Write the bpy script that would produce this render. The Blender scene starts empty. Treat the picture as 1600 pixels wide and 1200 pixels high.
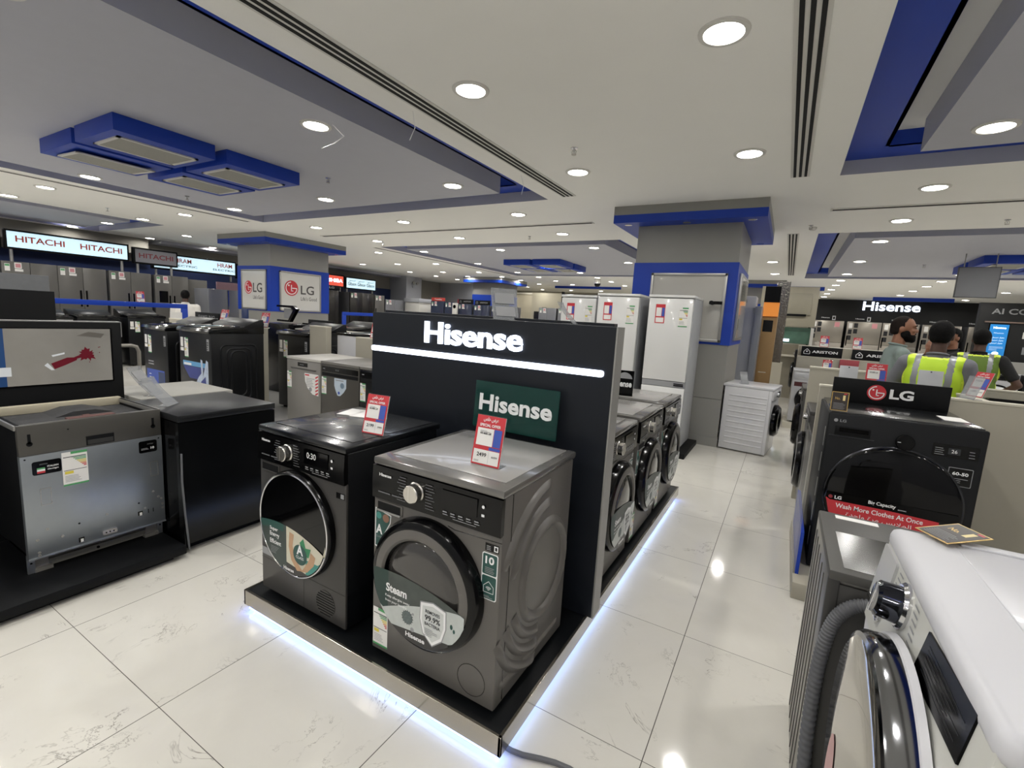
import bpy, bmesh, math, random
from mathutils import Matrix, Vector
random.seed(7)
SC = bpy.context.scene
COL = SC.collection
PI = math.pi
# ------------------------------------------------------------------ camera, world, exposure
EYE = 1.526
cam_data = bpy.data.cameras.new('camera')
cam_data.sensor_fit = 'HORIZONTAL'
cam_data.sensor_width = 36.0
cam_data.lens = 733.36 / 1600 * 36.0
cam_data.clip_start = 0.05
cam = bpy.data.objects.new('camera', cam_data)
COL.objects.link(cam)
_r = Vector((0.8616, 0.5042, 0.0583)).normalized()
_f = Vector((-0.4927, 0.8585, -0.1423)).normalized()
_u = _r.cross(_f).normalized()
_r = _f.cross(_u).normalized()
cam.matrix_world = Matrix(((_r.x, _u.x, -_f.x, 0), (_r.y, _u.y, -_f.y, 0), (_r.z, _u.z, -_f.z, EYE), (0, 0, 0, 1)))
SC.camera = cam
SC.view_settings.view_transform = 'Standard'
SC.view_settings.look = 'None'
SC.view_settings.gamma = 1
SC.view_settings.use_curve_mapping = False
SC.view_settings.exposure = 0.0
world = bpy.data.worlds.new('world')
SC.world = world
world.use_nodes = True
world.node_tree.nodes['Background'].inputs[0].default_value = (0.5, 0.52, 0.55, 1)
world.node_tree.nodes['Background'].inputs[1].default_value = 0.05
LAMP_W = 9.0
CEIL = 3.035

# ------------------------------------------------------------------ materials
def lin(h):
    h = h.lstrip('#')
    v = [int(h[i:i+2], 16) / 255 for i in (0, 2, 4)]
    return tuple(((c + 0.055) / 1.055) ** 2.4 if c > 0.04045 else c / 12.92 for c in v) + (1,)
MATS = {}
def mat(name, col, rough=0.5, metal=0.0, emit=0.0, trans=0.0, coat=0.0, vary=0.0, scale=8.0, alpha=1.0, spec=0.5, bump=0.0):
    if name in MATS: return MATS[name]
    m = bpy.data.materials.new(name)
    m.use_nodes = True
    nt = m.node_tree
    b = nt.nodes['Principled BSDF']
    c = lin(col) if isinstance(col, str) else col
    b.inputs['Base Color'].default_value = c
    b.inputs['Roughness'].default_value = rough
    b.inputs['Metallic'].default_value = metal
    b.inputs['Specular IOR Level'].default_value = spec
    b.inputs['Coat Weight'].default_value = coat
    b.inputs['Coat Roughness'].default_value = 0.05
    b.inputs['Transmission Weight'].default_value = trans
    b.inputs['Alpha'].default_value = alpha
    if emit:
        b.inputs['Emission Color'].default_value = c
        b.inputs['Emission Strength'].default_value = emit
    if vary or bump:
        tc = nt.nodes.new('ShaderNodeTexCoord'); nz = nt.nodes.new('ShaderNodeTexNoise')
        nz.inputs['Scale'].default_value = scale; nz.inputs['Detail'].default_value = 4
        nt.links.new(tc.outputs['Object'], nz.inputs['Vector'])
        if vary:
            mx = nt.nodes.new('ShaderNodeMix'); mx.data_type = 'RGBA'
            mx.inputs[6].default_value = tuple(x * (1 - vary) for x in c[:3]) + (1,)
            mx.inputs[7].default_value = tuple(min(1, x * (1 + vary)) for x in c[:3]) + (1,)
            nt.links.new(nz.outputs['Fac'], mx.inputs[0])
            nt.links.new(mx.outputs[2], b.inputs['Base Color'])
        if bump:
            bp = nt.nodes.new('ShaderNodeBump'); bp.inputs['Strength'].default_value = bump
            bp.inputs['Distance'].default_value = 0.01
            nt.links.new(nz.outputs['Fac'], bp.inputs['Height'])
            nt.links.new(bp.outputs['Normal'], b.inputs['Normal'])
    MATS[name] = m
    return m
def brushed(name, col, rough=0.3, axis=2):
    if name in MATS: return MATS[name]
    m = mat(name, col, rough, 1.0)
    nt = m.node_tree; b = nt.nodes['Principled BSDF']
    tc = nt.nodes.new('ShaderNodeTexCoord'); mp = nt.nodes.new('ShaderNodeMapping'); nz = nt.nodes.new('ShaderNodeTexNoise')
    s = [3, 3, 3]; s[axis] = 300
    mp.inputs['Scale'].default_value = s
    nz.inputs['Scale'].default_value = 1; nz.inputs['Detail'].default_value = 3
    mr = nt.nodes.new('ShaderNodeMapRange'); mr.inputs[3].default_value = rough - 0.08; mr.inputs[4].default_value = rough + 0.12
    nt.links.new(tc.outputs['Object'], mp.inputs['Vector']); nt.links.new(mp.outputs[0], nz.inputs['Vector'])
    nt.links.new(nz.outputs['Fac'], mr.inputs[0]); nt.links.new(mr.outputs[0], b.inputs['Roughness'])
    return m
def marble_floor():
    m = mat('marble_tile', '#c9c3b6', 0.09)
    nt = m.node_tree; b = nt.nodes['Principled BSDF']; N = nt.nodes.new; L = nt.links.new
    def math_(op, a, bb=None, c=None):
        n = N('ShaderNodeMath'); n.operation = op
        for i, v in enumerate((a, bb, c)):
            if v is None: continue
            if isinstance(v, (int, float)): n.inputs[i].default_value = v
            else: L(v, n.inputs[i])
        return n.outputs[0]
    geo = N('ShaderNodeNewGeometry'); sp = N('ShaderNodeSeparateXYZ'); L(geo.outputs['Position'], sp.inputs[0])
    tx = math_('DIVIDE', math_('ADD', sp.outputs[0], 0.2596), 0.8); ty = math_('DIVIDE', math_('ADD', sp.outputs[1], -1.53), 0.8)
    ix = math_('FLOOR', tx); iy = math_('FLOOR', ty)
    fx = math_('SUBTRACT', tx, ix); fy = math_('SUBTRACT', ty, iy)
    def edge(f):
        return math_('MINIMUM', f, math_('SUBTRACT', 1.0, f))
    groutx = math_('LESS_THAN', edge(fx), 0.0022); grouty = math_('LESS_THAN', edge(fy), 0.0017)
    grout = math_('MAXIMUM', groutx, grouty)
    off = N('ShaderNodeCombineXYZ'); L(math_('MULTIPLY', ix, 3.7), off.inputs[0]); L(math_('MULTIPLY', iy, 5.3), off.inputs[1]); L(math_('ADD', ix, math_('MULTIPLY', iy, 2.3)), off.inputs[2])
    va = N('ShaderNodeVectorMath'); va.operation = 'ADD'; L(geo.outputs['Position'], va.inputs[0]); L(off.outputs[0], va.inputs[1])
    def noise(scale, detail, dist, rough=0.6):
        n = N('ShaderNodeTexNoise'); n.inputs['Scale'].default_value = scale; n.inputs['Detail'].default_value = detail
        n.inputs['Distortion'].default_value = dist; n.inputs['Roughness'].default_value = rough
        L(va.outputs[0], n.inputs['Vector']); return n.outputs['Fac']
    v = math_('ABSOLUTE', math_('SUBTRACT', noise(1.7, 7, 1.2, 0.68), 0.5))
    mr = N('ShaderNodeMapRange'); mr.inputs[1].default_value = 0.0; mr.inputs[2].default_value = 0.007; mr.inputs[3].default_value = 1; mr.inputs[4].default_value = 0; L(v, mr.inputs[0])
    g = N('ShaderNodeMapRange'); g.inputs[1].default_value = 0.53; g.inputs[2].default_value = 0.66; L(noise(3.1, 3, 0.3), g.inputs[0])
    vein = math_('MULTIPLY', math_('MULTIPLY', mr.outputs[0], g.outputs[0]), 0.75)
    cloud = noise(2.2, 5, 0.6)
    m1 = N('ShaderNodeMix'); m1.data_type = 'RGBA'; m1.inputs[6].default_value = lin('#cac7be'); m1.inputs[7].default_value = lin('#dcd9d1'); L(cloud, m1.inputs[0])
    m2 = N('ShaderNodeMix'); m2.data_type = 'RGBA'; L(vein, m2.inputs[0]); L(m1.outputs[2], m2.inputs[6]); m2.inputs[7].default_value = lin('#5e574e')
    m3 = N('ShaderNodeMix'); m3.data_type = 'RGBA'; L(grout, m3.inputs[0]); L(m2.outputs[2], m3.inputs[6]); m3.inputs[7].default_value = lin('#4f4a44')
    L(m3.outputs[2], b.inputs['Base Color'])
    rr = N('ShaderNodeMapRange'); rr.inputs[3].default_value = 0.07; rr.inputs[4].default_value = 0.6; L(grout, rr.inputs[0]); L(rr.outputs[0], b.inputs['Roughness'])
    return m

WHITE = mat('white_enamel', '#cdcdd0', 0.25, coat=0.3)
WHITE2 = mat('white_paint', '#d2d0ca', 0.6, vary=0.02)
CEILM = mat('ceiling_paint', '#efeee9', 0.75, vary=0.015, scale=3)
TRAYGREY = mat('tray_bluish_grey', '#b3b4bd', 0.6, vary=0.03)  # bluish grey on the upright tray faces and the cornice
BLUE = mat('blue_paint', '#173da6', 0.42, vary=0.04, spec=.35)
NAVY = mat('navy_paint', '#16264f', 0.5, vary=0.05)
GREYP = mat('grey_laminate', '#8d8c88', 0.4, vary=0.03)
BEIGE = mat('beige_laminate', '#aaa596', 0.55, vary=0.03)
BEIGEL = mat('beige_edge', '#c9c4b4', 0.5, vary=0.02)
BLACK = mat('black_gloss', '#050506', 0.16, spec=0.28)
BLACKM = mat('black_matte', '#0b0c0e', 0.55, vary=0.1, spec=.2)
INK = mat('ink_black', '#15151a', 0.6)
PAPER = mat('paper_white', '#e4e2de', 0.6, vary=0.02)
PRINTW = mat('print_white', '#e9e9e9', 0.5)
PRINTG = mat('print_grey', '#8f9092', 0.5)
PRINTD = mat('print_dim_grey', '#636467', 0.5)
RED = mat('print_red', '#c2323a', 0.45)
REDL = mat('print_pale_red', '#c98a90', 0.5)
PBLUE = mat('print_blue', '#3a54ab', 0.45)
GREEN = mat('print_green', '#1d4a44', 0.4)
GREENL = mat('print_light_green', '#4f9b62', 0.5)
YELLOW = mat('print_yellow', '#d8c647', 0.5)
ORANGE = mat('print_orange', '#d98a35', 0.5)
CHROME = mat('chrome', '#d6d6d8', 0.12, 1.0)
STEEL = brushed('brushed_steel', '#b5b1aa', 0.28, 2)
STEELV = brushed('steel_sheet', '#a9acb0', 0.42, 0)
SILVER = mat('silver_metallic', '#8b8883', 0.38, 0.35, vary=0.03)
GLASS = mat('clear_acrylic', '#e8f0f0', 0.04, trans=0.95, alpha=0.45)
DARKGLASS = mat('dark_glass', '#040405', 0.05, spec=0.3)
GRAPH = mat('graphite_metallic', '#625f5b', 0.36, 0.15, vary=0.03, scale=20)
GRAPHD = mat('graphite_dark', '#3a3836', 0.38, 0.15, vary=0.03, scale=20)
CHAR = mat('charcoal_enamel', '#17181a', 0.42, 0.0, spec=.22)
RUBBER = mat('rubber_grey', '#5c5d60', 0.6)
SKIN = mat('skin', '#8a5f49', 0.55, vary=0.06, scale=30)
SKIND = mat('skin_dark', '#4d3428', 0.55, vary=0.06, scale=30)
HAIR = mat('hair_black', '#070606', 0.75, vary=0.2, scale=60, bump=0.4, spec=.15)
LED = mat('led_white', '#e3ecff', 0.4, emit=2.6)
LEDB = mat('led_blue_white', '#a9c4ff', 0.4, emit=4.0)
SIGNLIT = mat('sign_lit', '#bfdbe6', 0.4, emit=1.0)
LENS = mat('lamp_lens', '#fffaf0', 0.4, emit=32.0)

# ------------------------------------------------------------------ mesh builder
_TXT = {}
def text_geo(s, bold):
    k = (s, bold)
    if k not in _TXT:
        c = bpy.data.curves.new('t', 'FONT'); c.body = s; c.resolution_u = 3; c.offset = bold; c.fill_mode = 'FRONT'
        o = bpy.data.objects.new('t', c); COL.objects.link(o)
        bpy.context.view_layer.update()
        me = bpy.data.meshes.new_from_object(o.evaluated_get(bpy.context.evaluated_depsgraph_get()))
        vs = [v.co.copy() for v in me.vertices]; fs = [tuple(p.vertices) for p in me.polygons]
        bpy.data.objects.remove(o); bpy.data.curves.remove(c); bpy.data.meshes.remove(me)
        x0 = min(v.x for v in vs); x1 = max(v.x for v in vs); y0 = min(v.y for v in vs); y1 = max(v.y for v in vs)
        _TXT[k] = (vs, fs, x0, x1, y0, y1)
    return _TXT[k]

class MB:
    def __init__(self):
        self.bm = bmesh.new(); self.mats = []; self.M = Matrix()
    def mi(self, m):
        if m not in self.mats: self.mats.append(m)
        return self.mats.index(m)
    def v(self, p): return self.bm.verts.new(self.M @ Vector(p))
    def face(self, vs, m):
        try:
            f = self.bm.faces.new(vs); f.material_index = self.mi(m); return f
        except ValueError: return None
    def box(self, x0, x1, y0, y1, z0, z1, m, bev=0.0, seg=2):
        P = [self.v((x, y, z)) for x in (x0, x1) for y in (y0, y1) for z in (z0, z1)]
        fs = []
        for q in ((0, 1, 3, 2), (4, 6, 7, 5), (0, 4, 5, 1), (2, 3, 7, 6), (0, 2, 6, 4), (1, 5, 7, 3)):
            fs.append(self.face([P[i] for i in q], m))
        if bev:
            es = list({e for f in fs for e in f.edges})
            r = bmesh.ops.bevel(self.bm, geom=es, offset=bev, segments=seg, affect='EDGES', profile=0.5)
            for f in r['faces']: f.material_index = self.mi(m)
        return self
    def prism(self, pts, a0, a1, m, axis='y', bev=0.0):
        # polygon pts in the plane normal to axis: y -> (x,z), x -> (y,z), z -> (x,y)
        def P(p, a):
            return {'y': (p[0], a, p[1]), 'x': (a, p[0], p[1]), 'z': (p[0], p[1], a)}[axis]
        A = [self.v(P(p, a0)) for p in pts]; B = [self.v(P(p, a1)) for p in pts]
        n = len(pts); fs = [self.face(A, m), self.face(B[::-1], m)]
        for i in range(n): fs.append(self.face([A[i], A[(i + 1) % n], B[(i + 1) % n], B[i]], m))
        if bev:
            es = list({e for f in fs[:2] if f for e in f.edges})
            r = bmesh.ops.bevel(self.bm, geom=es, offset=bev, segments=2, affect='EDGES', profile=0.5)
            for f in r['faces']: f.material_index = self.mi(m)
        return self
    def lathe(self, prof, c, m, axis='y', seg=48, mats=None, sx=1.0, sz=1.0, closed=False):
        # prof: list of (radius, along-axis); c: centre
        rings = []
        for r, a in prof:
            if r < 1e-6:
                rings.append([self.v(self._ax(c, 0, 0, a, axis))])
            else:
                rings.append([self.v(self._ax(c, r * sx * math.cos(2 * PI * i / seg), r * sz * math.sin(2 * PI * i / seg), a, axis)) for i in range(seg)])
        k = len(rings)
        for j in range(k if closed else k - 1):
            A, B = rings[j], rings[(j + 1) % k]; mm = mats[j] if mats else m
            for i in range(seg):
                i2 = (i + 1) % seg
                if len(A) == 1 and len(B) == 1: continue
                if len(A) == 1: self.face([A[0], B[i], B[i2]], mm)
                elif len(B) == 1: self.face([A[i], B[0], A[i2]], mm)
                else: self.face([A[i], B[i], B[i2], A[i2]], mm)
        return self
    @staticmethod
    def _ax(c, u, w, a, axis):
        if axis == 'y': return (c[0] + u, c[1] + a, c[2] + w)
        if axis == 'x': return (c[0] + a, c[1] + u, c[2] + w)
        return (c[0] + u, c[1] + w, c[2] + a)
    def cyl(self, c, r, a0, a1, m, axis='y', seg=32, r2=None):
        return self.lathe([(0, a0), (r, a0), (r if r2 is None else r2, a1), (0, a1)], c, m, axis, seg)
    def tube(self, path, r, m, seg=10, cap=True):
        pts = [Vector(p) for p in path]; n = len(pts); rings = []
        rr = r if isinstance(r, (list, tuple)) else [r] * n
        up = Vector((0, 0, 1)); prev = None
        for i, p in enumerate(pts):
            t = (pts[min(i + 1, n - 1)] - pts[max(i - 1, 0)]).normalized()
            if prev is None:
                a = t.cross(up)
                if a.length < 1e-3: a = t.cross(Vector((1, 0, 0)))
            else: a = prev - t * prev.dot(t)
            a.normalize(); b = t.cross(a).normalized(); prev = a
            rings.append([self.v(p + (a * math.cos(2 * PI * k / seg) + b * math.sin(2 * PI * k / seg)) * rr[i]) for k in range(seg)])
        for j in range(n - 1):
            for k in range(seg):
                self.face([rings[j][k], rings[j + 1][k], rings[j + 1][(k + 1) % seg], rings[j][(k + 1) % seg]], m)
        if cap: self.face(rings[0], m); self.face(rings[-1][::-1], m)
        return self
    def ridge(self, path, x, w, h, m, closed=False):
        # a soft embossed bead on the plane x = const; path in (y, z); h may be negative side
        pts = [Vector((0, p[0], p[1])) for p in path]; n = len(pts); rows = []
        for i, p in enumerate(pts):
            a, b = (pts[(i - 1) % n], pts[(i + 1) % n]) if closed else (pts[max(i - 1, 0)], pts[min(i + 1, n - 1)])
            t = (b - a).normalized(); s = Vector((0, -t.z, t.y))
            k = 1.0 if closed else min(1.0, 0.15 + i / 2.0, 0.15 + (n - 1 - i) / 2.0)
            rows.append([self.v((x + h * k * math.cos(q * PI / 2) ** 1.0, (p + s * w * q).y, (p + s * w * q).z)) for q in (-1, -.75, -.45, 0, .45, .75, 1)])
        for i in range(n if closed else n - 1):
            A, B = rows[i], rows[(i + 1) % n]
            for q in range(6): self.face([A[q], A[q + 1], B[q + 1], B[q]], m)
        return self
    def strip(self, x0, x1, top, bot, y, m, n=16, t=0.0):
        # sheet in the xz plane between two curves
        xs = [x0 + (x1 - x0) * i / n for i in range(n + 1)]
        A = [self.v((x, y, top(x))) for x in xs]; B = [self.v((x, y, bot(x))) for x in xs]
        for i in range(n): self.face([A[i], B[i], B[i + 1], A[i + 1]], m)
        return self
    def flat(self, pts, y, m):
        # polygon in the xz plane
        return self.face([self.v((p[0], y, p[1])) for p in pts], m)
    def rect(self, x0, x1, z0, z1, y, m): return self.flat([(x0, z0), (x1, z0), (x1, z1), (x0, z1)], y, m)
    def txt(self, s, x, z, m, y, h=None, w=None, bold=0.0, align='l', depth=0.0):
        vs, fs, x0, x1, y0, y1 = text_geo(s, bold)
        k = (h / (y1 - y0)) if h else None
        kx = (w / (x1 - x0)) if w else k
        if k is None: k = kx
        wd = (x1 - x0) * kx
        ox = x - (0 if align == 'l' else wd / 2 if align == 'c' else wd)
        V = [self.v((ox + (p.x - x0) * kx, y, z + (p.y - y0) * k)) for p in vs]
        for f in fs: self.face([V[i] for i in f], m)
        if depth:
            W = [self.v((ox + (p.x - x0) * kx, y + depth, z + (p.y - y0) * k)) for p in vs]
            cnt = {}
            for f in fs:
                for i in range(len(f)):
                    a, b = f[i], f[(i + 1) % len(f)]
                    cnt[(min(a, b), max(a, b))] = cnt.get((min(a, b), max(a, b)), 0) + 1
            for (a, b), c in cnt.items():
                if c == 1: self.face([V[a], V[b], W[b], W[a]], m)
        return self
    def lines(self, x0, x1, z0, z1, y, m, n, frac=0.5, seed=1):
        # rows of tiny unreadable print
        rnd = random.Random(seed); dz = (z1 - z0) / n
        for i in range(n):
            e = x1 - (x1 - x0) * rnd.random() * 0.45
            self.rect(x0, e, z0 + dz * i, z0 + dz * (i + frac), y, m)
        return self
    def build(self, name, parent=None, smooth=True, angle=35, label=None):
        bmesh.ops.recalc_face_normals(self.bm, faces=self.bm.faces[:])
        me = bpy.data.meshes.new(name)
        self.bm.to_mesh(me); self.bm.free()
        for m in self.mats: me.materials.append(m)
        if smooth:
            me.polygons.foreach_set('use_smooth', [True] * len(me.polygons))
            me.set_sharp_from_angle(angle=math.radians(angle))
        o = bpy.data.objects.new(name, me); COL.objects.link(o)
        if parent: o.parent = parent
        if label: o['label'] = label
        return o
def tag(o, label, cat, group=None):
    o['label'] = label; o['category'] = cat
    if group: o['group'] = group
    return o
def thing(name, label, cat, loc=(0, 0, 0), rz=0.0, group=None):
    o = bpy.data.objects.new(name, None); COL.objects.link(o)
    o.empty_display_size = 0.1
    o.location = loc; o.rotation_euler = (0, 0, rz)
    return tag(o, label, cat, group)
def struct(o):
    o['kind'] = 'structure'; return o
def dup(root, loc, rz, label, group=None, scale=None):
    def cp(o, par):
        c = o.copy(); COL.objects.link(c)
        if par: c.parent = par
        for ch in o.children: cp(ch, c)
        return c
    c = cp(root, None)
    c.location = loc; c.rotation_euler = (0, 0, rz); c['label'] = label
    if group: c['group'] = group
    if scale: c.scale = scale
    return c
def plain(name, label, cat, mb, group=None):
    return tag(mb.build(name), label, cat, group)
ORD = ['first', 'second', 'third', 'fourth', 'fifth', 'sixth', 'seventh', 'eighth', 'ninth', 'tenth', 'eleventh', 'twelfth', 'thirteenth', 'fourteenth']
def circ(cx, cz, r, n=40, a0=0, a1=2 * PI, sx=1.0):
    return [(cx + r * sx * math.cos(a0 + (a1 - a0) * i / n), cz + r * math.sin(a0 + (a1 - a0) * i / n)) for i in range(n if abs(a1 - a0 - 2 * PI) < 1e-6 else n + 1)]
def rrect(x0, x1, z0, z1, r, n=5):
    out = []
    for cx, cz, a in ((x1 - r, z1 - r, 0), (x0 + r, z1 - r, PI / 2), (x0 + r, z0 + r, PI), (x1 - r, z0 + r, 1.5 * PI)):
        out += [(cx + r * math.cos(a + PI / 2 * i / n), cz + r * math.sin(a + PI / 2 * i / n)) for i in range(n + 1)]
    return out

# ------------------------------------------------------------------ room shell
RX0, RX1, RY0, RY1 = -15.9, 9.5, -3.5, 24.5
struct(MB().box(RX0 - .2, RX1 + .2, RY0 - .2, RY1 + .2, -0.1, 0.0, marble_floor()).build('floor', smooth=False))
TRAYS = [(0.247, 6.9, -1.2, 5.6), (-8.945, -2.86, -1.2, 5.63), (0.22, 6.9, 8.65, 15.48), (-8.945, -2.86, 8.65, 15.48), (-15.2, -11.9, -1.2, 5.25)]
TD = 0.128   # depth of the blue border above the ceiling plane
def ceiling():
    mb = MB()
    xs = sorted({RX0 - .2, RX1 + .2} | {v for t in TRAYS for v in t[:2]}); ys = sorted({RY0 - .2, RY1 + .2} | {v for t in TRAYS for v in t[2:]})
    for i in range(len(xs) - 1):
        for j in range(len(ys) - 1):
            cx, cy = (xs[i] + xs[i + 1]) / 2, (ys[j] + ys[j + 1]) / 2
            if any(t[0] < cx < t[1] and t[2] < cy < t[3] for t in TRAYS): continue
            mb.box(xs[i], xs[i + 1], ys[j], ys[j + 1], CEIL, CEIL + TD, CEILM)
    bmesh.ops.remove_doubles(mb.bm, verts=mb.bm.verts[:], dist=1e-4)
    # inner shared walls vanish
    seen = {}
    for f in mb.bm.faces: seen.setdefault(tuple(sorted(v.index for v in f.verts)), []).append(f)
    mb.bm.verts.index_update()
    seen = {}
    for f in mb.bm.faces: seen.setdefault(tuple(sorted(v.index for v in f.verts)), []).append(f)
    bmesh.ops.delete(mb.bm, geom=[f for fs in seen.values() if len(fs) > 1 for f in fs], context='FACES_ONLY')
    for f in mb.bm.faces:
        n = f.normal
        c = f.calc_center_median()
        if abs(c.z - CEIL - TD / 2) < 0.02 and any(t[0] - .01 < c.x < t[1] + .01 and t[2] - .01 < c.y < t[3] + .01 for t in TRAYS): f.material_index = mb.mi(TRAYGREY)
    return mb.build('ceiling', smooth=False)
struct(ceiling())
for k, (x0, x1, y0, y1) in enumerate(TRAYS):
    mb = MB(); z1 = CEIL + TD; z2 = CEIL + 0.25; b = 0.31
    # blue border ring
    for a in ((x0 - .05, x1 + .05, y0 - .05, y0 + b), (x0 - .05, x1 + .05, y1 - b, y1 + .05), (x0 - .05, x0 + b, y0 + b, y1 - b), (x1 - b, x1 + .05, y0 + b, y1 - b)):
        mb.box(a[0], a[1], a[2], a[3], z1, z1 + .004, BLUE)
    # upper cavity walls (blue) and white lid
    for a in ((x0 + b - .03, x0 + b, y0 + b, y1 - b), (x1 - b, x1 - b + .03, y0 + b, y1 - b), (x0 + b, x1 - b, y1 - b, y1 - b + .03), (x0 + b, x1 - b, y0 + b - .03, y0 + b)):
        mb.box(a[0], a[1], a[2], a[3], z1, z2, BLUE)
    mb.box(x0, x1, y0, y1, z2, z2 + .03, CEILM)
    struct(mb.build('trim_%d' % (k + 1), smooth=False))
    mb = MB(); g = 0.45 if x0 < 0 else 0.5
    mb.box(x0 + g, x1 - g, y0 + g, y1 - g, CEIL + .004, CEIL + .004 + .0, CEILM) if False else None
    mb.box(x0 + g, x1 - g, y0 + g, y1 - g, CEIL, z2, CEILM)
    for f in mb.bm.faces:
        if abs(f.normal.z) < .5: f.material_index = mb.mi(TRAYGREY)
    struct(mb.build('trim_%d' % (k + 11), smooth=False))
WALLG = mat('wall_dark_taupe', '#8a867d', 0.7, vary=0.04)
WALLB = mat('wall_beige', '#a29d8f', 0.65, vary=0.04, scale=2)
WALLL = mat('wall_light_grey', '#aeb0b6', 0.65, vary=0.03)
struct(MB().box(RX0 - .2, RX0, RY0, RY1, 0, CEIL, WALLG).build('wall_left', smooth=False))
struct(MB().box(RX0, RX0 + .04, RY0, 16.0, 1.2, 2.42, NAVY).build('trim_20', smooth=False))
struct(MB().box(RX0 - .2, RX1 + .2, RY1, RY1 + .2, 0, CEIL, WALLB).build('wall_back', smooth=False))
struct(MB().box(RX1, RX1 + .2, RY0, RY1, 0, CEIL, WALLL).build('wall_right', smooth=False))
struct(MB().box(RX0 - .2, RX1 + .2, RY0 - .2, RY0, 0, CEIL, WALLL).build('wall_front', smooth=False))
# soffit step above the left wall, thin cornice lines
struct(MB().box(RX0, -15.45, RY0, 6.4, 2.62, CEIL, WALLG).build('trim_21', smooth=False))
struct(MB().box(RX0, -15.2, 6.6, 16.4, CEIL - .08, CEIL, TRAYGREY).build('trim_22', smooth=False))

# ------------------------------------------------------------------ downlights
SPOTS = []
YROWS = [-2.7, -1.0, 0.9, 2.79, 4.69, 6.28, 7.88, 9.47, 11.9, 14.3, 15.9, 17.4, 19.1, 21.0, 22.7]
XCOLS = [7.3, 5.3, 3.2, 1.08, -0.47, -2.06, -3.67, -5.95, -8.25, -9.86, -11.5, -13.15, -15.05]
SKIP = {(1.08, .9), (3.2, .9), (-5.95, 2.79), (3.2, 2.79)}
for y in YROWS:
    for x in XCOLS:
        if (x, y) in SKIP: continue
        if y > 11 and x in (-0.47,) and y > 15: continue
        if x < -15 and y > 8: continue
        if (-9.9 < x - 0 < -9.8 or x == -11.5) and 6.0 < y < 8.6: continue
        if x in (-0.47, -2.06) and 6.0 < y < 8.4: continue
        if x == -2.06 and y > 8.4: continue
        if x == -0.47 and y == 9.47: continue
        SPOTS.append((x, y))
SPOTS += [(-0.61, 9.41), (-0.98, 9.49), (-4.8, -1.9), (-7.1, -1.0), (-7.1, .1), (-4.8, .1), (-9.86, .1)]  # last five are unseen lamps added to brighten the left ceiling
def make_downlight():
    t = thing('downlight', '', 'ceiling light', (0, 0, CEIL), 0, 'round recessed downlights in the ceiling')
    MB().lathe([(.098, -.002), (.100, -.012), (.125, -.010), (.128, 0)], (0, 0, 0), WHITE2, 'z', 32).build('rim', t)
    mb = MB().cyl((0, 0, 0), .099, -.004, -.002, LENS, 'z', 28)
    mb.build('lens', t)
    lo = bpy.data.objects.new('lamp_glow', LD); COL.objects.link(lo); lo.parent = t; lo.location = (0, 0, -.0125)
    return t
LD = bpy.data.lights.new('lamp_glow', 'AREA'); LD.shape = 'DISK'; LD.size = .125; LD.energy = LAMP_W; LD.color = (1.0, 0.985, 0.955); LD.spread = math.radians(165)
dl0 = make_downlight()
rows = {}
def project(p):
    d = Vector(p) - Vector((0, 0, EYE))
    z = d.dot(_f)
    return (800 + 733.36 * d.dot(_r) / z, 600 - 733.36 * d.dot(_u) / z) if z > .05 else (-9e9, 0)
def in_frame(p):
    u, v = project(p); return 0 < u < 1600 and 0 < v < 1200
for s in SPOTS: rows.setdefault(round(s[1], 1), []).append(s)
vis_rows = [ry for ry in sorted(rows) if any(in_frame((s[0], s[1], CEIL)) for s in rows[ry])]
first = True
for ry in sorted(rows):
    row = sorted(rows[ry], key=lambda s: -s[0]); k = 0; hid = 0
    for (x, y) in row:
        if in_frame((x, y, CEIL)):
            ri = vis_rows.index(ry)
            lab = 'round recessed ceiling downlight, %s from the right in the %s row from the front' % (ORD[k], 'nearest' if ri == 0 else ORD[ri] if ri < 14 else 'last'); k += 1
        else:
            lab = 'round downlight outside the picture, among grid and added fill lamps, %s in ceiling row %s' % (ORD[hid], ORD[sorted(rows).index(ry) % 14]); hid += 1
        if first: o = dl0; o.location = (x, y, CEIL); o['label'] = lab; first = False
        else: o = dup(dl0, (x, y, CEIL), 0, lab)

# ------------------------------------------------------------------ slot diffusers, sprinklers and the like
SLOTB = mat('slot_black', '#0a0a0a', 0.8)
def slot(label, x0, x1, y0, y1, n=3):
    t = thing('slot_diffuser', label, 'air vent', ((x0 + x1) / 2, (y0 + y1) / 2, CEIL), 0, 'long slot air diffusers in the ceiling')
    dx, dy = (x1 - x0) / 2, (y1 - y0) / 2
    MB().box(-dx, dx, -dy, dy, -.006, 0, WHITE2).build('frame', t, smooth=False)
    for k in range(n):
        if dx < dy:
            w = 2 * dx / (2 * n + 1); a = -dx + w * (2 * k + 1)
            MB().box(a, a + w, -dy + .02, dy - .02, -.010, -.006, SLOTB).build('slot', t, smooth=False)
        else:
            w = 2 * dy / (2 * n + 1); a = -dy + w * (2 * k + 1)
            MB().box(-dx + .02, dx - .02, a, a + w, -.010, -.006, SLOTB).build('slot', t, smooth=False)
slot('long three-slot vent running to the left of the downlights above the island', -2.62, -2.44, -1.0, 5.55)
slot('three-slot black vent right of the nearest downlights, beside the right blue tray', -0.16, 0.0, -1.0, 5.53)
slot('short three-slot vent beyond the wide blue-capped column, left of the far blue tray', -0.19, -0.03, 8.59, 14.66)
slot('thin single slot crossing the ceiling left of the wide blue-capped column', -9.11, -2.8, 7.03, 7.17, 1)
slot('thin single slot crossing the ceiling right of the wide blue-capped column', .27, 6.8, 7.0, 7.13, 1)
slot('thin slot along the left edge of the left blue tray', -9.25, -9.15, -1.0, 5.5, 1)
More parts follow.
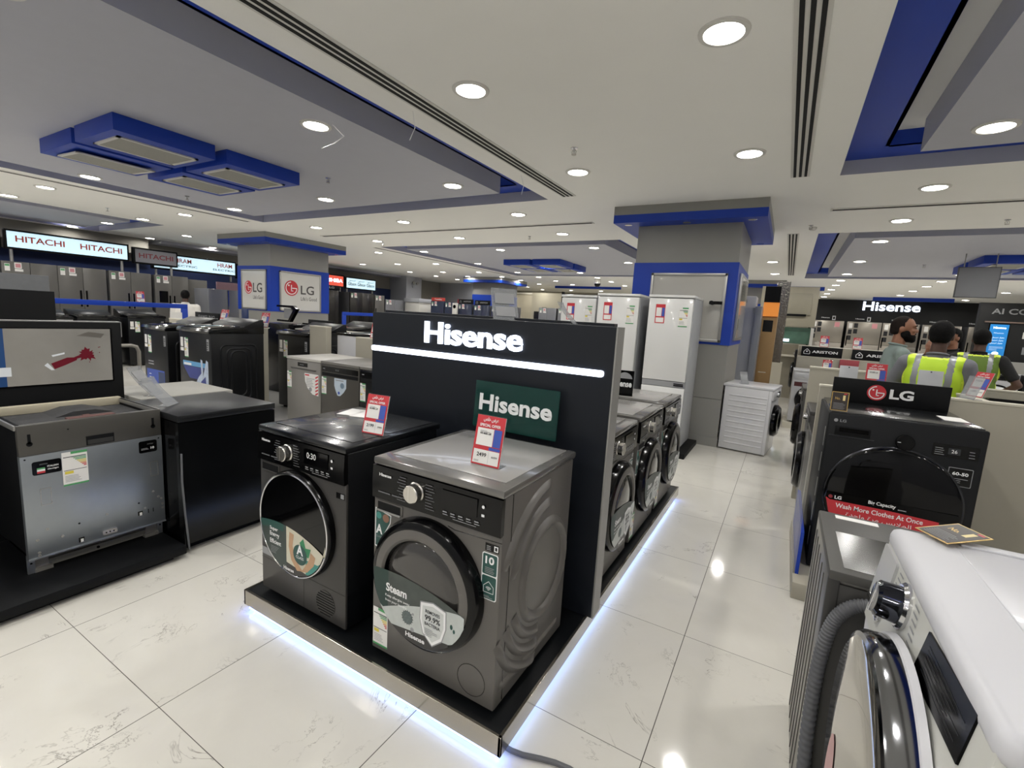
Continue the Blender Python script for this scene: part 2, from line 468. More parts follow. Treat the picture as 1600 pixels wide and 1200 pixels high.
slot('thin slot along the left edge of the far left ceiling tray', -9.25, -9.15, 8.7, 15.4, 1)
def sprinkler(label, x, y):
    t = thing('sprinkler', label, 'sprinkler', (x, y, CEIL), 0, 'ceiling fire sprinklers')
    MB().cyl((0, 0, 0), .03, -.006, 0, CHROME, 'z', 16).cyl((0, 0, 0), .009, -.045, 0, CHROME, 'z', 10).build('body', t)
    MB().cyl((0, 0, 0), .022, -.06, -.055, STEEL, 'z', 14).tube([(.016, 0, -.056), (.02, 0, -.03), (.008, 0, -.012)], .003, STEEL, 6).tube([(-.016, 0, -.056), (-.02, 0, -.03), (-.008, 0, -.012)], .003, STEEL, 6).build('deflector', t)
for (x, y), l in zip([(-1.83, 4.05), (-4.96, 3.94), (-10.86, 3.89), (-8.05, 3.87), (.1, 7.98), (2.13, 8.09), (-4.4, 8.0), (-8.3, 8.1), (2.2, 12.5), (3.6, 12.2)],
    ['small fire sprinkler between the two long vents above the island', 'small sprinkler right of the blue ceiling boxes', 'small sprinkler on the ceiling before the dark left wall', 'small sprinkler just beyond the blue ceiling boxes on the left',
     'small sprinkler right behind the wide blue-capped column', 'small sprinkler right of the far blue tray corner', 'small sprinkler just before the far left ceiling tray', 'small sprinkler at the left corner of the far ceiling tray', 'sprinkler left of the hanging grey sign board', 'sprinkler behind the hanging grey sign board']):
    sprinkler(l, x, y)
t = thing('smoke_detector', 'small round smoke detector on the ceiling beyond the wide column', 'smoke detector', (.13, 8.15, CEIL))
MB().lathe([(.05, 0), (.05, -.02), (.035, -.04), (0, -.042)], (0, 0, 0), WHITE2, 'z', 24).build('housing', t)
t = thing('dome_camera', 'dark dome security camera hanging from the far ceiling', 'security camera', (-6.12, 16.41, CEIL))
MB().cyl((0, 0, 0), .11, -.16, 0, WHITE2, 'z', 24).build('mount', t)
MB().lathe([(.11, -.16), (.10, -.22), (.06, -.27), (0, -.285)], (0, 0, 0), DARKGLASS, 'z', 24).build('dome', t)
for i, (l, p) in enumerate([('thin loose wire hanging from the ceiling by the left long vent', [(-2.68, 2.9), (-2.70, 2.95), (-2.78, 2.98)]),
                            ('curled white wire hanging below a downlight left of the long vent', [(-3.52, 2.84), (-3.40, 2.86), (-3.44, 2.80), (-3.58, 2.78)]),
                            ('thin loose wire hanging at the far end of the left long vent', [(-2.68, 4.6), (-2.67, 4.65), (-2.72, 4.7)])]):
    pts = [(q[0], q[1], CEIL - [.0, .10, .17, .20][j]) for j, q in enumerate(p)]
    plain('hanging_wire', l, 'wire', MB().tube(pts, .003, PRINTW, 6))
# blue ceiling boxes with filter panels
FILT = mat('filter_grey', '#9b9a92', 0.8, vary=0.06, scale=60, bump=0.2)
def blue_box(label, x0, x1, y0, y1, open_=False, h=.14):
    t = thing('ceiling_box', label, 'air unit', ((x0 + x1) / 2, (y0 + y1) / 2, CEIL), 0, 'blue boxed air units under the ceiling')
    dx, dy = (x1 - x0) / 2, (y1 - y0) / 2
    MB().box(-dx, dx, -dy, dy, -h, 0, BLUE, .003).build('housing', t)
    mb = MB(); a, b = dx * .62, dy * .80
    for q in ((-a, a, -b, -b + .03), (-a, a, b - .03, b), (-a, -a + .03, -b, b), (a - .03, a, -b, b)): mb.box(q[0], q[1], q[2], q[3], -h - .012, -h, WHITE2)
    fr = mb.build('grille_frame', t, smooth=False)
    if open_: fr.rotation_euler = (0, math.radians(2.2), 0); fr.location = (0, 0, -.018)
    MB().box(-a + .03, a - .03, -b + .03, b - .03, -h - .006, -h + .001, FILT).build('filter', fr, smooth=False)
for gi, (gx, gy, gl) in enumerate([(-6.81, 1.91, 'near left tray'), (-6.86, 11.1, 'far middle tray'), (2.75, 11.2, 'far right tray')]):
    for i, (a, b) in enumerate([(0, 0), (.88, 0), (0, .94), (.88, .94)]):
        blue_box('blue ceiling box%s, %s of four in the %s' % (' with a loose grille' if gi == 0 and i == 0 else '', ['front left', 'front right', 'back left', 'back right'][i], gl), gx + a, gx + a + .80, gy + b, gy + b + .83, gi == 0 and i == 0)

# ------------------------------------------------------------------ columns
def lg_mark(mb, cx, cz, r, y, red=RED, ring=PRINTW):
    mb.flat(circ(cx, cz, r, 40), y, red)
    e = -.0012
    a0, a1 = math.radians(95), math.radians(360)
    o = circ(cx, cz, r * .84, 36, a0, a1); i = circ(cx, cz, r * .72, 36, a0, a1)
    for k in range(36): mb.flat([o[k], o[k + 1], i[k + 1], i[k]], y + e, ring)
    mb.rect(cx + r * .10, cx + r * .80, cz - r * .06, cz + r * .06, y + e, ring)
    mb.rect(cx - r * .06, cx + r * .06, cz - r * .42, cz + r * .42, y + e, ring)
    mb.rect(cx - r * .06, cx + r * .26, cz - r * .42, cz - r * .30, y + e, ring)
    mb.flat(circ(cx - r * .38, cz + r * .34, r * .11, 14), y + e, ring)
LGGREY = mat('print_dark_grey', '#4a4748', 0.5)
POSTER = mat('poster_glossy_grey', '#bdbbb5', 0.10, coat=0.6)
POSTERW = mat('poster_white', '#d3d2ce', 0.2, coat=0.3)
ALU = mat('aluminium_frame', '#a7a6a3', 0.35, 0.7)
def poster(t, w, h, cx, cz, y, kind):
    fr = MB()
    b = .035
    for q in ((cx - w / 2, cx + w / 2, cz - h / 2, cz - h / 2 + b), (cx - w / 2, cx + w / 2, cz + h / 2 - b, cz + h / 2), (cx - w / 2, cx - w / 2 + b, cz - h / 2, cz + h / 2), (cx + w / 2 - b, cx + w / 2, cz - h / 2, cz + h / 2)):
        fr.box(q[0], q[1], y - .03, y, q[2], q[3], ALU, .004)
    f = fr.build('poster_frame', t)
    mb = MB().box(cx - w / 2 + b, cx + w / 2 - b, y - .016, y, cz - h / 2 + b, cz + h / 2 - b, POSTERW if kind == 'lg' else POSTER)
    if kind == 'lg':
        lg_mark(mb, cx - w * .21, cz + h * .05, w * .155, y - .018)
        mb.txt('LG', cx - w * .02, cz - h * .07, LGGREY, y - .018, h=h * .235, w=w * .36, bold=.012)
        mb.txt("Life's Good", cx - w * .02, cz - h * .24, LGGREY, y - .018, h=h * .10, w=w * .40)
    mb.build('poster', f, smooth=False)
def column(label, x0, x1, y0, y1, cap, kind):
    t = thing('column', label, 'column', ((x0 + x1) / 2, (y0 + y1) / 2, 0), 0, 'blue banded columns with wide caps')
    dx, dy = (x1 - x0) / 2, (y1 - y0) / 2
    mb = MB(); zs = [0, .12, 1.32, 2.345, 2.824]
    mb.box(-dx - .008, dx + .008, -dy - .008, dy + .008, 0, .12, GREYP)
    for a, b, m in ((.12, .62, GREYP), (.625, 1.32, GREYP), (2.345, 2.824, GREYP)): mb.box(-dx, dx, -dy, dy, a, b, m)
    mb.build('shaft', t, smooth=False)
    MB().box(-dx - .012, dx + .012, -dy - .012, dy + .012, 1.32, 2.345, BLUE).build('blue_band', t, smooth=False)
    c = MB().box(-dx - cap, dx + cap, -dy - cap, dy + cap, 2.824, 2.925, BLUE)
    c.box(-dx - cap, dx + cap, -dy - cap, dy + cap, 2.925, CEIL, GREYP)
    c = c.build('cap', t, smooth=False)
    for sx in (-1, 0, 1):
        for sy in (-1, 1):
            MB().cyl((sx * (dx + cap * .4) if sx else 0, sy * (dy + cap / 2), 0), .05, 2.818, 2.824, CHROME, 'z', 16).build('cap_spot', c)
    poster_y = -dy - .012
    if kind == 'lg':
        poster(t, .98, .92, .03, 1.80, poster_y, 'lg')
        q = MB(); q.M = Matrix.Rotation(PI / 2, 4, 'Z')
        # face of the +x side, built turned
        b = .035; w, h, cx, cz, y = 1.12, .92, -.02, 1.80, -dx - .012
        for r in ((cx - w / 2, cx + w / 2, cz - h / 2, cz - h / 2 + b), (cx - w / 2, cx + w / 2, cz + h / 2 - b, cz + h / 2), (cx - w / 2, cx - w / 2 + b, cz - h / 2, cz + h / 2), (cx + w / 2 - b, cx + w / 2, cz - h / 2, cz + h / 2)):
            q.box(r[0], r[1], y - .03, y, r[2], r[3], ALU, .004)
        f = q.build('poster_frame', t)
        q = MB(); q.M = Matrix.Rotation(PI / 2, 4, 'Z')
        q.box(cx - w / 2 + b, cx + w / 2 - b, y - .016, y, cz - h / 2 + b, cz + h / 2 - b, POSTERW)
        lg_mark(q, cx - w * .23, cz + h * .09, w * .16, y - .018)
        q.txt('LG', cx - w * .01, cz - h * .05, LGGREY, y - .018, h=h * .23, w=w * .33, bold=.012)
        q.txt("Life's Good", cx - w * .01, cz - h * .21, LGGREY, y - .018, h=h * .10, w=w * .40)
        q.build('poster', f, smooth=False)
    elif kind == 'poster':
        poster(t, 0.94, .86, .07, 1.78, poster_y, 'plain')
        q = MB(); q.M = Matrix.Rotation(PI / 2, 4, 'Z')
        q.box(-.5, .5, -dx - .045, -dx - .012, 1.38, 2.24, ALU, .004).box(-.46, .46, -dx - .048, -dx - .04, 1.42, 2.20, POSTER)
        q.build('side_poster', t)
    return t
column('wide grey column with a blue band and empty glossy poster beside the white freezers', -1.90, -.624, 6.5, 8.0, .27, 'poster')
column('blue-banded column with two white posters behind the black top-loaders', -11.56, -10.29, 6.62, 8.19, .30, 'lg')
column('far grey column with blue cap behind the dark fridges', -11.56, -10.29, 16.4, 17.9, .30, 'plain')
column('distant blue-capped column behind the ribbed silver panels', -1.90, -.50, 16.4, 17.9, .30, 'plain')

# ------------------------------------------------------------------ the lit island
IZ = .12
t = thing('display_island', 'low black display plinth with steel rim and glowing light strip under its edge', 'display plinth', (0, 0, 0))
ix0, ix1, iy0, iy1 = -2.155, -.665, 1.225, 4.23
MB().box(ix0 + .012, ix1 - .012, iy0 + .012, iy1 - .012, .045, IZ - .003, mat('deck_black', '#111315', 0.28, vary=.1)).build('deck', t, smooth=False)
mb = MB()
for q in ((ix0, ix1, iy0, iy0 + .012), (ix0, ix1, iy1 - .012, iy1), (ix0, ix0 + .012, iy0, iy1), (ix1 - .012, ix1, iy0, iy1)): mb.box(q[0], q[1], q[2], q[3], .042, IZ, mat('rim_steel', '#b3ada2', .16, .95, vary=.05, scale=3), .0015, 1)
mb.build('rim', t, smooth=False)
MB().box(ix0 + .10, ix1 - .10, iy0 + .10, iy1 - .10, 0, .045, BLACKM).build('foot_block', t, smooth=False)
mb = MB()
for q in ((ix0 + .015, ix1 - .015, iy0 + .015, iy0 + .035), (ix0 + .015, ix1 - .015, iy1 - .035, iy1 - .015), (ix0 + .015, ix0 + .035, iy0 + .015, iy1 - .015), (ix1 - .035, ix1 - .015, iy0 + .015, iy1 - .015)): mb.box(q[0], q[1], q[2], q[3], .018, .040, LEDB)
mb.build('light_strip', t, smooth=False)
plain('power_cable', 'pale cable lying on the floor by the near island corner', 'cable', MB().tube([(-.74, 1.30, .012), (-.70, 1.30, .012), (-.66, 1.300, .012), (-.62, 1.308, .011), (-.56, 1.33, .011), (-.51, 1.345, .011), (-.46, 1.352, .011), (-.40, 1.345, .011), (-.33, 1.30, .011)], .009, RUBBER, 10))
# back wall of the island
WALLD = mat('sign_wall_navy_black', '#14181f', 0.42, vary=.06, scale=5, spec=.35)
t = thing('sign_wall', 'dark freestanding wall on the island with glowing white letters and light bar', 'display wall', (-1.39, 2.014, IZ))
MB().box(-.745, .745, 0, .095, 0, 1.386, WALLD, .002).build('panel', t, smooth=False)
MB().box(.745, .752, -.001, .096, 0, 1.386, GREYP).build('edge_strip', t, smooth=False)
MB().box(-.745, .70, .100, .150, 0, 1.400, WALLD, .002).build('rear_panel', t, smooth=False)
mb = MB(); mb.txt('Hisense', -.333, 1.235, LED, -.014, h=.118, w=.618, bold=.022, depth=.012)
mb.build('lettering', t, smooth=False)
MB().prism(rrect(-.74, .705, 1.160, 1.190, .012), -.012, 0, LED).build('light_bar', t, smooth=False)

# ------------------------------------------------------------------ washing machine kit (front towards -y, origin: base centre of the front)
KNOB = brushed('knob_metal', '#cfccc6', .22, 0)
def energy_label(mb, x0, z0, w, h, y):
    mb.rect(x0, x0 + w, z0, z0 + h, y, PAPER); e = y - .0006
    mb.rect(x0, x0 + w, z0, z0 + h * .05, e, GREENL); mb.rect(x0 + w * .35, x0 + w, z0 + h * .93, z0 + h, e, GREENL)
    cs = [GREEN, GREENL, GREENL, YELLOW, YELLOW, ORANGE, RED, RED]
    for i, c in enumerate(cs):
        zz = z0 + h * (.86 - i * .043); mb.rect(x0 + w * (.38 + .065 * i), x0 + w * .95, zz - h * .026, zz, e, c)
    mb.rect(x0 + w * .05, x0 + w * .95, z0 + h * .45, z0 + h * .465, e, INK); mb.rect(x0 + w * .05, x0 + w * .4, z0 + h * .84, z0 + h * .86, e, INK)
    mb.rect(x0 + w * .08, x0 + w * .42, z0 + h * .35, z0 + h * .43, e, YELLOW); mb.lines(x0 + w * .08, x0 + w * .8, z0 + h * .12, z0 + h * .32, e, PRINTG, 5, .3, 3)
def tube_ring(mb, cx, cz, y, r0, r1, m): mb.lathe([(r0, y), (r1, y)], (cx, 0, cz), m, 'y', 64)
SIDE_RIDGES = True
def ridges(mb, x, D, H, m, sgn=1):
    c = (D * .60, H * .49)
    def arc(r, a0, a1, n=18): return [(c[0] + r * math.cos(math.radians(a0 + (a1 - a0) * i / n)), c[1] + r * 1.02 * math.sin(math.radians(a0 + (a1 - a0) * i / n))) for i in range(n + 1)]
    mb.ridge(arc(.345, 88, 158), x, .022, .017 * sgn, m)
    mb.ridge(arc(.270, 85, 165), x, .022, .017 * sgn, m)
    mb.ridge(arc(.185, 0, 360, 36)[:-1], x, .024, .018 * sgn, m, True)
    for r in (.245, .305, .365): mb.ridge(arc(r, 200, 265), x, .022, .017 * sgn, m)
    mb.ridge([(D * .06, .09), (D * .3, .075), (D * .9, .075)], x, .018, .010 * sgn, m)
def hisense_machine(kind, label, group, ridge_side=1):
    W, D, H = .597, .575, .838
    grey = kind == 'washer'
    body = GRAPH if grey else GRAPHD; side = GRAPH if grey else mat('black_enamel', '#0e1013', 0.22, coat=.2)
    t = thing('washing_machine' if grey else 'tumble_dryer', label, 'washing machine' if grey else 'tumble dryer', (0, 0, 0), 0, group)
    mb = MB().box(-W / 2, W / 2, .006, D, .018, H - .028, side, .006)
    mb.box(-W / 2 + .001, W / 2 - .001, 0, .02, .02, H - .158, body, .004)
    if grey:
        ridges(mb, W / 2, D, H, side, 1)
        mb.box(W / 2 - .002, W / 2 + .0015, .055, .058, .03, H - .03, BLACK)
    mb.build('cabinet', t)
    mb = MB()
    for sx in (-1, 1):
        for sy in (.06, D - .06): mb.cyl((sx * .24, sy, 0), .022, 0, .02, RUBBER, 'z', 14)
    mb.build('feet', t)
    top = MB().box(-W / 2 - .001, W / 2 + .001, -.008, D + .025, H - .030, H, side if not grey else mat('lid_frame', '#6d6b68', 0.22, 0.3, coat=.4), .008)
    top.box(-W / 2 + .035, W / 2 - .035, .06, D, H - .001, H + .003, mat('lid_panel_grey' if grey else 'lid_panel_black', '#8f8d8a' if grey else '#2b2c2e', .26, coat=.3, vary=.02), .002)
    top.build('lid', t)
    cp = MB().prism([(-.012, H - .162), (-.014, H - .10), (-.010, H - .032), (.02, H - .032), (.02, H - .162)], -W / 2 + .002, W / 2 - .002, BLACK, 'x')
    y = -.0155
    cp.txt('Hisense', -.258, H - .068, PRINTW, y, h=.0125, w=.062, bold=.03)
    cp.rect(-.262, -.20, H - .134, H - .129, y, PRINTD); cp.rect(-.19, -.14, H - .134, H - .129, y, PRINTD)
    for s in (-1, 1):
        for i in range(9):
            zz = H - .052 - i * .0112; L = .030 + .012 * ((i * 7) % 3) / 2
            cx = -.075 + s * .048
            cp.rect(cx if s > 0 else cx - L, cx + L if s > 0 else cx, zz, zz + .0026, y, PRINTD)
    cp.rect(.045, .20, H - .115, H - .05, y - .0002, DARKGLASS)
    if not grey: cp.txt('0:30', .065, H - .088, PRINTW, y - .001, h=.026, w=.06)
    for i in range(5): cp.rect(.055 + i * .034, .055 + i * .034 + .018, H - .132, H - .127, y - .0006, PRINTG); cp.rect(.055 + i * .034, .055 + i * .034 + .022, H - .140, H - .137, y - .0006, PRINTG)
    cp.rect(.10, .20, H - .148, H - .146, y - .0006, PRINTG)
    cp.flat(circ(.225, H - .07, .006, 14), y - .0006, PRINTW); cp.rect(.219, .231, H - .105, H - .096, y - .0006, PRINTW)
    cp.build('control_panel', t)
    k = MB().lathe([(.0, -.046), (.031, -.046), (.034, -.043), (.034, -.018), (.038, -.014), (.038, -.01)], (-.075, 0, H - .093), KNOB, 'y', 40)
    k.build('knob', t)
    dr = MB().box(-W / 2 + .016, -W / 2 + .152, -.004, .012, H - .215, H - .172, body, .003)
    dr.box(-W / 2 + .026, -W / 2 + .142, -.006, -.003, H - .211, H - .178, BLACKM)
    dr.box(-W / 2 + .022, -W / 2 + .146, -.010, -.003, H - .216, H - .209, ALU if grey else body, .002)
    dr.build('detergent_drawer', t)
    cx, cz = -.012, .405
    d = thing_part('door', t)
    if grey:
        R = .240
        MB().lathe([(R + .012, .004), (R + .012, -.018), (R + .004, -.042), (R - .012, -.052), (R - .022, -.053)], (cx, 0, cz), BLACK, 'y', 72).build('door_ring', d)
        MB().lathe([(R - .022, -.053), (R - .030, -.056), (.186, -.058), (.176, -.050), (.170, -.034)], (cx, 0, cz), GRAPH, 'y', 72, mats=[GRAPH, GRAPH, GRAPH, BLACK]).build('door_bezel', d)
        MB().lathe([(.170, -.034), (.158, -.044), (.12, -.052), (.06, -.056), (0, -.057)], (cx, 0, cz), mat('smoked_glass', '#3a3836', .07, coat=.5), 'y', 64).build('door_glass', d)
        y = -.0585; Rs = R - .018
        top = lambda x: cz - .010 + .030 - .55 * ((x - cx) + .06) ** 2 - (x - cx) * .06
        bot = lambda x: cz - math.sqrt(max(0, Rs * Rs - (x - cx) ** 2))
        mid = lambda x: max(bot(x), cz - .172 + .10 * (x - cx) - .0)
        mb = MB(); xs = [cx - Rs + .001, cx - .145, cx + .02, cx + Rs - .012]
        FOG = mat('print_mist_grey', '#414845', .4, vary=.45, scale=18); DROP = mat('print_water_silver', '#b9bebb', .35, vary=.18, scale=26)
        mb.strip(xs[0], xs[1], top, mid, y, mat('print_deep_green', '#16322d', .4, vary=.3), 14); mb.strip(xs[1], xs[2], top, mid, y, FOG, 10); mb.strip(xs[2], xs[3], top, mid, y, FOG, 14)
        mb.strip(cx - .185, xs[3], lambda x: max(mid(x), min(top(x), cz - .112 + .30 * (x - cx + .15) - .45 * (x - cx) ** 2)), mid, y - .0006, DROP, 26)
        mb.strip(cx - .135, cx + .145, lambda x: mid(x), bot, y - .0002, mat('print_charcoal', '#2b2a2a', .3), 22)
        mb.txt('Steam', cx - .155, cz - .058, PRINTW, y - .001, h=.034, w=.104, bold=.03)
        mb.txt('Keep allergies away', cx - .158, cz - .083, PRINTW, y - .001, h=.013, w=.122, bold=.01)
        mb.txt('from your laundry', cx - .158, cz - .102, PRINTW, y - .001, h=.013, w=.108, bold=.01)
        mb.flat(circ(cx - .045, cz - .128, .026, 18), y - .001, mat('print_germ', '#5d6867', .5, vary=.5, scale=120)); mb.flat(circ(cx - .02, cz - .168, .009, 12), y - .001, PRINTG); mb.flat(circ(cx - .018, cz - .105, .005, 10), y - .001, PRINTG)
        for i in range(16):
            a = i * PI / 8; mb.flat([(cx - .045 + .024 * math.cos(a - .1), cz - .128 + .024 * math.sin(a - .1)), (cx - .045 + .031 * math.cos(a), cz - .128 + .031 * math.sin(a)), (cx - .045 + .024 * math.cos(a + .1), cz - .128 + .024 * math.sin(a + .1))], y - .001, INK)
        def shield(s): return [(cx + .075 + s * a, cz - .105 + s * b) for a, b in ((-.060, .068), (0, .082), (.060, .068), (.062, .0), (.045, -.055), (0, -.092), (-.045, -.055), (-.062, .0))]
        mb.flat(shield(1.0), y - .0012, PRINTG); mb.flat(shield(.94), y - .0016, PRINTW); mb.flat(shield(.80), y - .0020, mat('print_silver', '#c9ccca', .3))
        mb.txt('REMOVES', cx + .075, cz - .072, INK, y - .003, h=.013, w=.066, bold=.015, align='c'); mb.txt('99.9%', cx + .075, cz - .100, INK, y - .003, h=.021, w=.070, bold=.02, align='c'); mb.txt('BACTERIA', cx + .075, cz - .120, INK, y - .003, h=.013, w=.070, bold=.015, align='c')
        mb.lines(cx + .04, cx + .10, cz - .160, cz - .128, y - .003, PRINTG, 5, .35, 2)
        mb.flat(circ(cx + .158, cz - .085, .010, 12, sx=.6), y - .001, GREEN); mb.flat(circ(cx + .170, cz - .098, .008, 12, sx=.6), y - .001, GREEN)
        mb.txt('Hisense', cx - .052, cz - .203, PRINTW, y - .001, h=.019, w=.092, bold=.03)
        mb.build('door_sticker', d, smooth=False)
        mb = MB(); tube_ring(mb, .20, .10, -.0008, .0585, .0605, BLACK); mb.build('filter_cover', t)
        mb = MB(); y = -.0012
        mb.flat([(-.290, .630), (-.205, .614), (-.208, .580), (-.238, .528), (-.258, .468), (-.268, .462), (-.290, .468)], y, PRINTW)
        mb.flat([(-.286, .625), (-.209, .610), (-.212, .582), (-.242, .530), (-.262, .472), (-.286, .473)], y - .0005, GREEN)
        mb.flat(circ(-.232, .596, .017, 16), y - .001, mat('print_tan', '#8a6450', .5)); mb.flat(circ(-.270, .600, .014, 14), y - .001, mat('print_teal', '#3e8a80', .5))
        mb.txt('A', -.284, .524, PRINTW, y - .001, h=.040, w=.034, bold=.03); mb.txt('CLASS', -.284, .508, PRINTG, y - .001, h=.008, w=.032)
        mb.build('class_sticker', t, smooth=False)
        mb = MB(); mb.prism(rrect(.222, .286, .435, .605, .008), -.0014, 0, PRINTW); mb.prism(rrect(.2255, .2825, .527, .6015, .006), -.0022, 0, GREEN); mb.prism(rrect(.2255, .2825, .4385, .522, .006), -.0022, 0, GREEN)
        mb.txt('10', .254, .566, PRINTW, -.003, h=.028, w=.036, bold=.03, align='c'); mb.lines(.236, .276, .533, .557, -.003, PRINTG, 4, .4, 4)
        hs = [(.234, .485), (.254, .503), (.274, .485), (.274, .462), (.234, .462)]
        for i in range(5):
            a, b = hs[i], hs[(i + 1) % 5]; dx_, dz_ = b[0] - a[0], b[1] - a[1]; L = math.hypot(dx_, dz_); nx, nz = -dz_ / L * .001, dx_ / L * .001
            mb.flat([(a[0] + nx, a[1] + nz), (b[0] + nx, b[1] + nz), (b[0] - nx, b[1] - nz), (a[0] - nx, a[1] - nz)], -.003, PRINTW)
        for r in (.006, .011, .016):
            o_ = circ(.254, .468, r, 8, PI * .25, PI * .75); i_ = circ(.254, .468, r - .0025, 8, PI * .25, PI * .75)
            for q in range(8): mb.flat([o_[q], o_[q + 1], i_[q + 1], i_[q]], -.003, PRINTW)
        mb.lines(.234, .276, .443, .452, -.003, PRINTG, 2, .5, 8)
        mb.build('capacity_sticker', t, smooth=False)
        mb = MB(); mb.rect(.232, .287, .612, .640, -.001, BLACK); mb.rect(.268, .284, .616, .636, -.0016, PRINTW); mb.rect(.272, .280, .620, .632, -.002, BLACK); mb.lines(.238, .262, .616, .634, -.0016, PRINTG, 3, .5, 5); mb.build('badge', t, smooth=False)
        mb = MB(); energy_label(mb, -.292, .040, .080, .165, -.0012); mb.build('energy_label', t, smooth=False)
        MB().tube([(.07, -.0008, .652), (.10, -.0008, .645), (.19, -.0008, .648), (.297, -.0008, .652)], .0012, BLACK, 6).build('seam', t)
    else:
        R = .243; cz = .425
        MB().lathe([(R + .004, .004), (R + .004, -.018), (R, -.030), (R - .004, -.034)], (cx, 0, cz), BLACK, 'y', 72).build('door_rim', d)
        MB().lathe([(R - .003, -.032), (R - .004, -.038), (R - .009, -.040), (R - .012, -.036)], (cx, 0, cz), CHROME, 'y', 72).build('door_ring', d)
        MB().lathe([(R - .012, -.036), (.10, -.0385), (0, -.039)], (cx, 0, cz), DARKGLASS, 'y', 64).build('door_glass', d)
        y = -.0400; Rs = R - .014
        top = lambda x: cz - .005 - .75 * (x - cx + .10) ** 2 + (x - cx) * .02
        bot = lambda x: cz - math.sqrt(max(0, Rs * Rs - (x - cx) ** 2))
        mid = lambda x: max(bot(x), cz - .185 - .12 * (x - cx))
        mb = MB(); x1 = cx + Rs - .002
        DK = mat('print_dark_green_grey', '#34403d', .4, vary=.3, scale=14); CRM = mat('print_cream', '#c9c4b0', .45, vary=.12, scale=20); HAND = mat('print_skin', '#b79474', .5, vary=.15, scale=30); LEAF = mat('print_leaf', '#2f7d53', .45, vary=.3, scale=40)
        mb.strip(cx - Rs + .001, cx - .035, top, bot, y, DK, 16); mb.strip(cx - Rs + .001, cx - .055, top, lambda x: max(bot(x), top(x) - .035), y - .0003, GREEN, 14)
        mb.strip(cx - .035, x1, top, mid, y, CRM, 18); mb.strip(cx - .035, x1, mid, bot, y, mat('print_charcoal', '#2b2a2a', .3), 18)
        mb.strip(cx + .10, x1, lambda x: max(mid(x), min(top(x), cz - .13)), mid, y - .0003, mat('print_teal', '#3e8a80', .5), 8)
        mb.flat([(cx - .012, cz - .03), (cx + .02, cz - .035), (cx + .01, cz - .09), (cx + .03, cz - .15), (cx + .08, cz - .19), (cx + .04, cz - .20), (cx + .0, cz - .16), (cx - .018, cz - .10)], y - .0006, HAND)
        mb.flat([(cx + .135, cz - .085), (cx + .165, cz - .10), (cx + .155, cz - .14), (cx + .11, cz - .185), (cx + .07, cz - .195), (cx + .10, cz - .155), (cx + .125, cz - .12)], y - .0006, HAND)
        mb.flat([(cx + .06, cz - .06), (cx + .085, cz - .035), (cx + .10, cz - .075), (cx + .135, cz - .070), (cx + .12, cz - .115), (cx + .08, cz - .11)], y - .0008, LEAF)
        mb.flat(circ(cx + .062, cz - .118, .047, 28), y - .0012, GREEN)
        mb.txt('A', cx + .062, cz - .118, PRINTW, y - .0020, h=.046, w=.044, bold=.03, align='c'); mb.txt('CLASS', cx + .062, cz - .137, PRINTW, y - .0020, h=.013, w=.052, bold=.01, align='c')
        for i, s in enumerate(('Super', 'Energy', 'Efficient')): mb.txt(s, cx - .155, cz - .060 - .030 * i, PRINTW, y - .001, h=.022 if s != 'Energy' else .027, w=(.060, .070, .082)[i], bold=.02)
        mb.lines(cx - .150, cx - .09, cz - .165, cz - .128, y - .001, PRINTG, 5, .3, 6)
        mb.txt('Hisense', cx - .055, cz - .219, PRINTW, y - .001, h=.017, w=.072, bold=.03)
        mb.build('door_sticker', d, smooth=False)
        mb = MB(); mb.rect(-.292, -.17, .195, .232, -.0012, PRINTG); mb.build('blank_label', t, smooth=False)
        mb = MB(); mb.rect(-.297, .297, .178, .1795, -.0012, BLACK); mb.rect(.02, .0215, .02, .178, -.0012, BLACK)
        mb.build('seam', t, smooth=False)
        mb = MB().cyl((.17, 0, .098), .062, -.002, 0, GRAPHD, 'y', 48)
        for i in range(9):
            zz = .098 - .05 + i * .0125; hw = math.sqrt(.060 ** 2 - (zz - .098) ** 2); mb.box(.17 - hw, .17 + hw, -.0035, -.002, zz - .002, zz + .002, BLACKM)
        mb.build('vent', t)
        mb = MB(); mb.rect(.236, .288, .608, .634, -.0012, BLACK); mb.rect(.264, .284, .611, .631, -.0018, PRINTG); mb.build('badge', t, smooth=False)
    return t
def thing_part(name, parent):
    o = bpy.data.objects.new(name, None); COL.objects.link(o); o.parent = parent; o.empty_display_size = .05
    return o
G_ISL = 'washers and dryers on the lit island'
w1 = hisense_machine('washer', 'graphite washing machine with a Steam sticker on its door, at the near island corner', G_ISL)
w1.location = (-1.033, 1.28, IZ)
w2 = hisense_machine('dryer', 'black dryer with an A CLASS sticker, left of the graphite washer', G_ISL)
w2.location = (-1.79, 1.28, IZ)
for yy, l in ((2.475, 'graphite washer facing the aisle, right behind the dark sign wall'), (3.145, 'graphite washer facing the aisle, middle of the three behind the sign wall'), (3.815, 'graphite washer facing the aisle, farthest of the three behind the sign wall')):
    dup(w1, (-.715, yy, IZ), PI / 2, l)

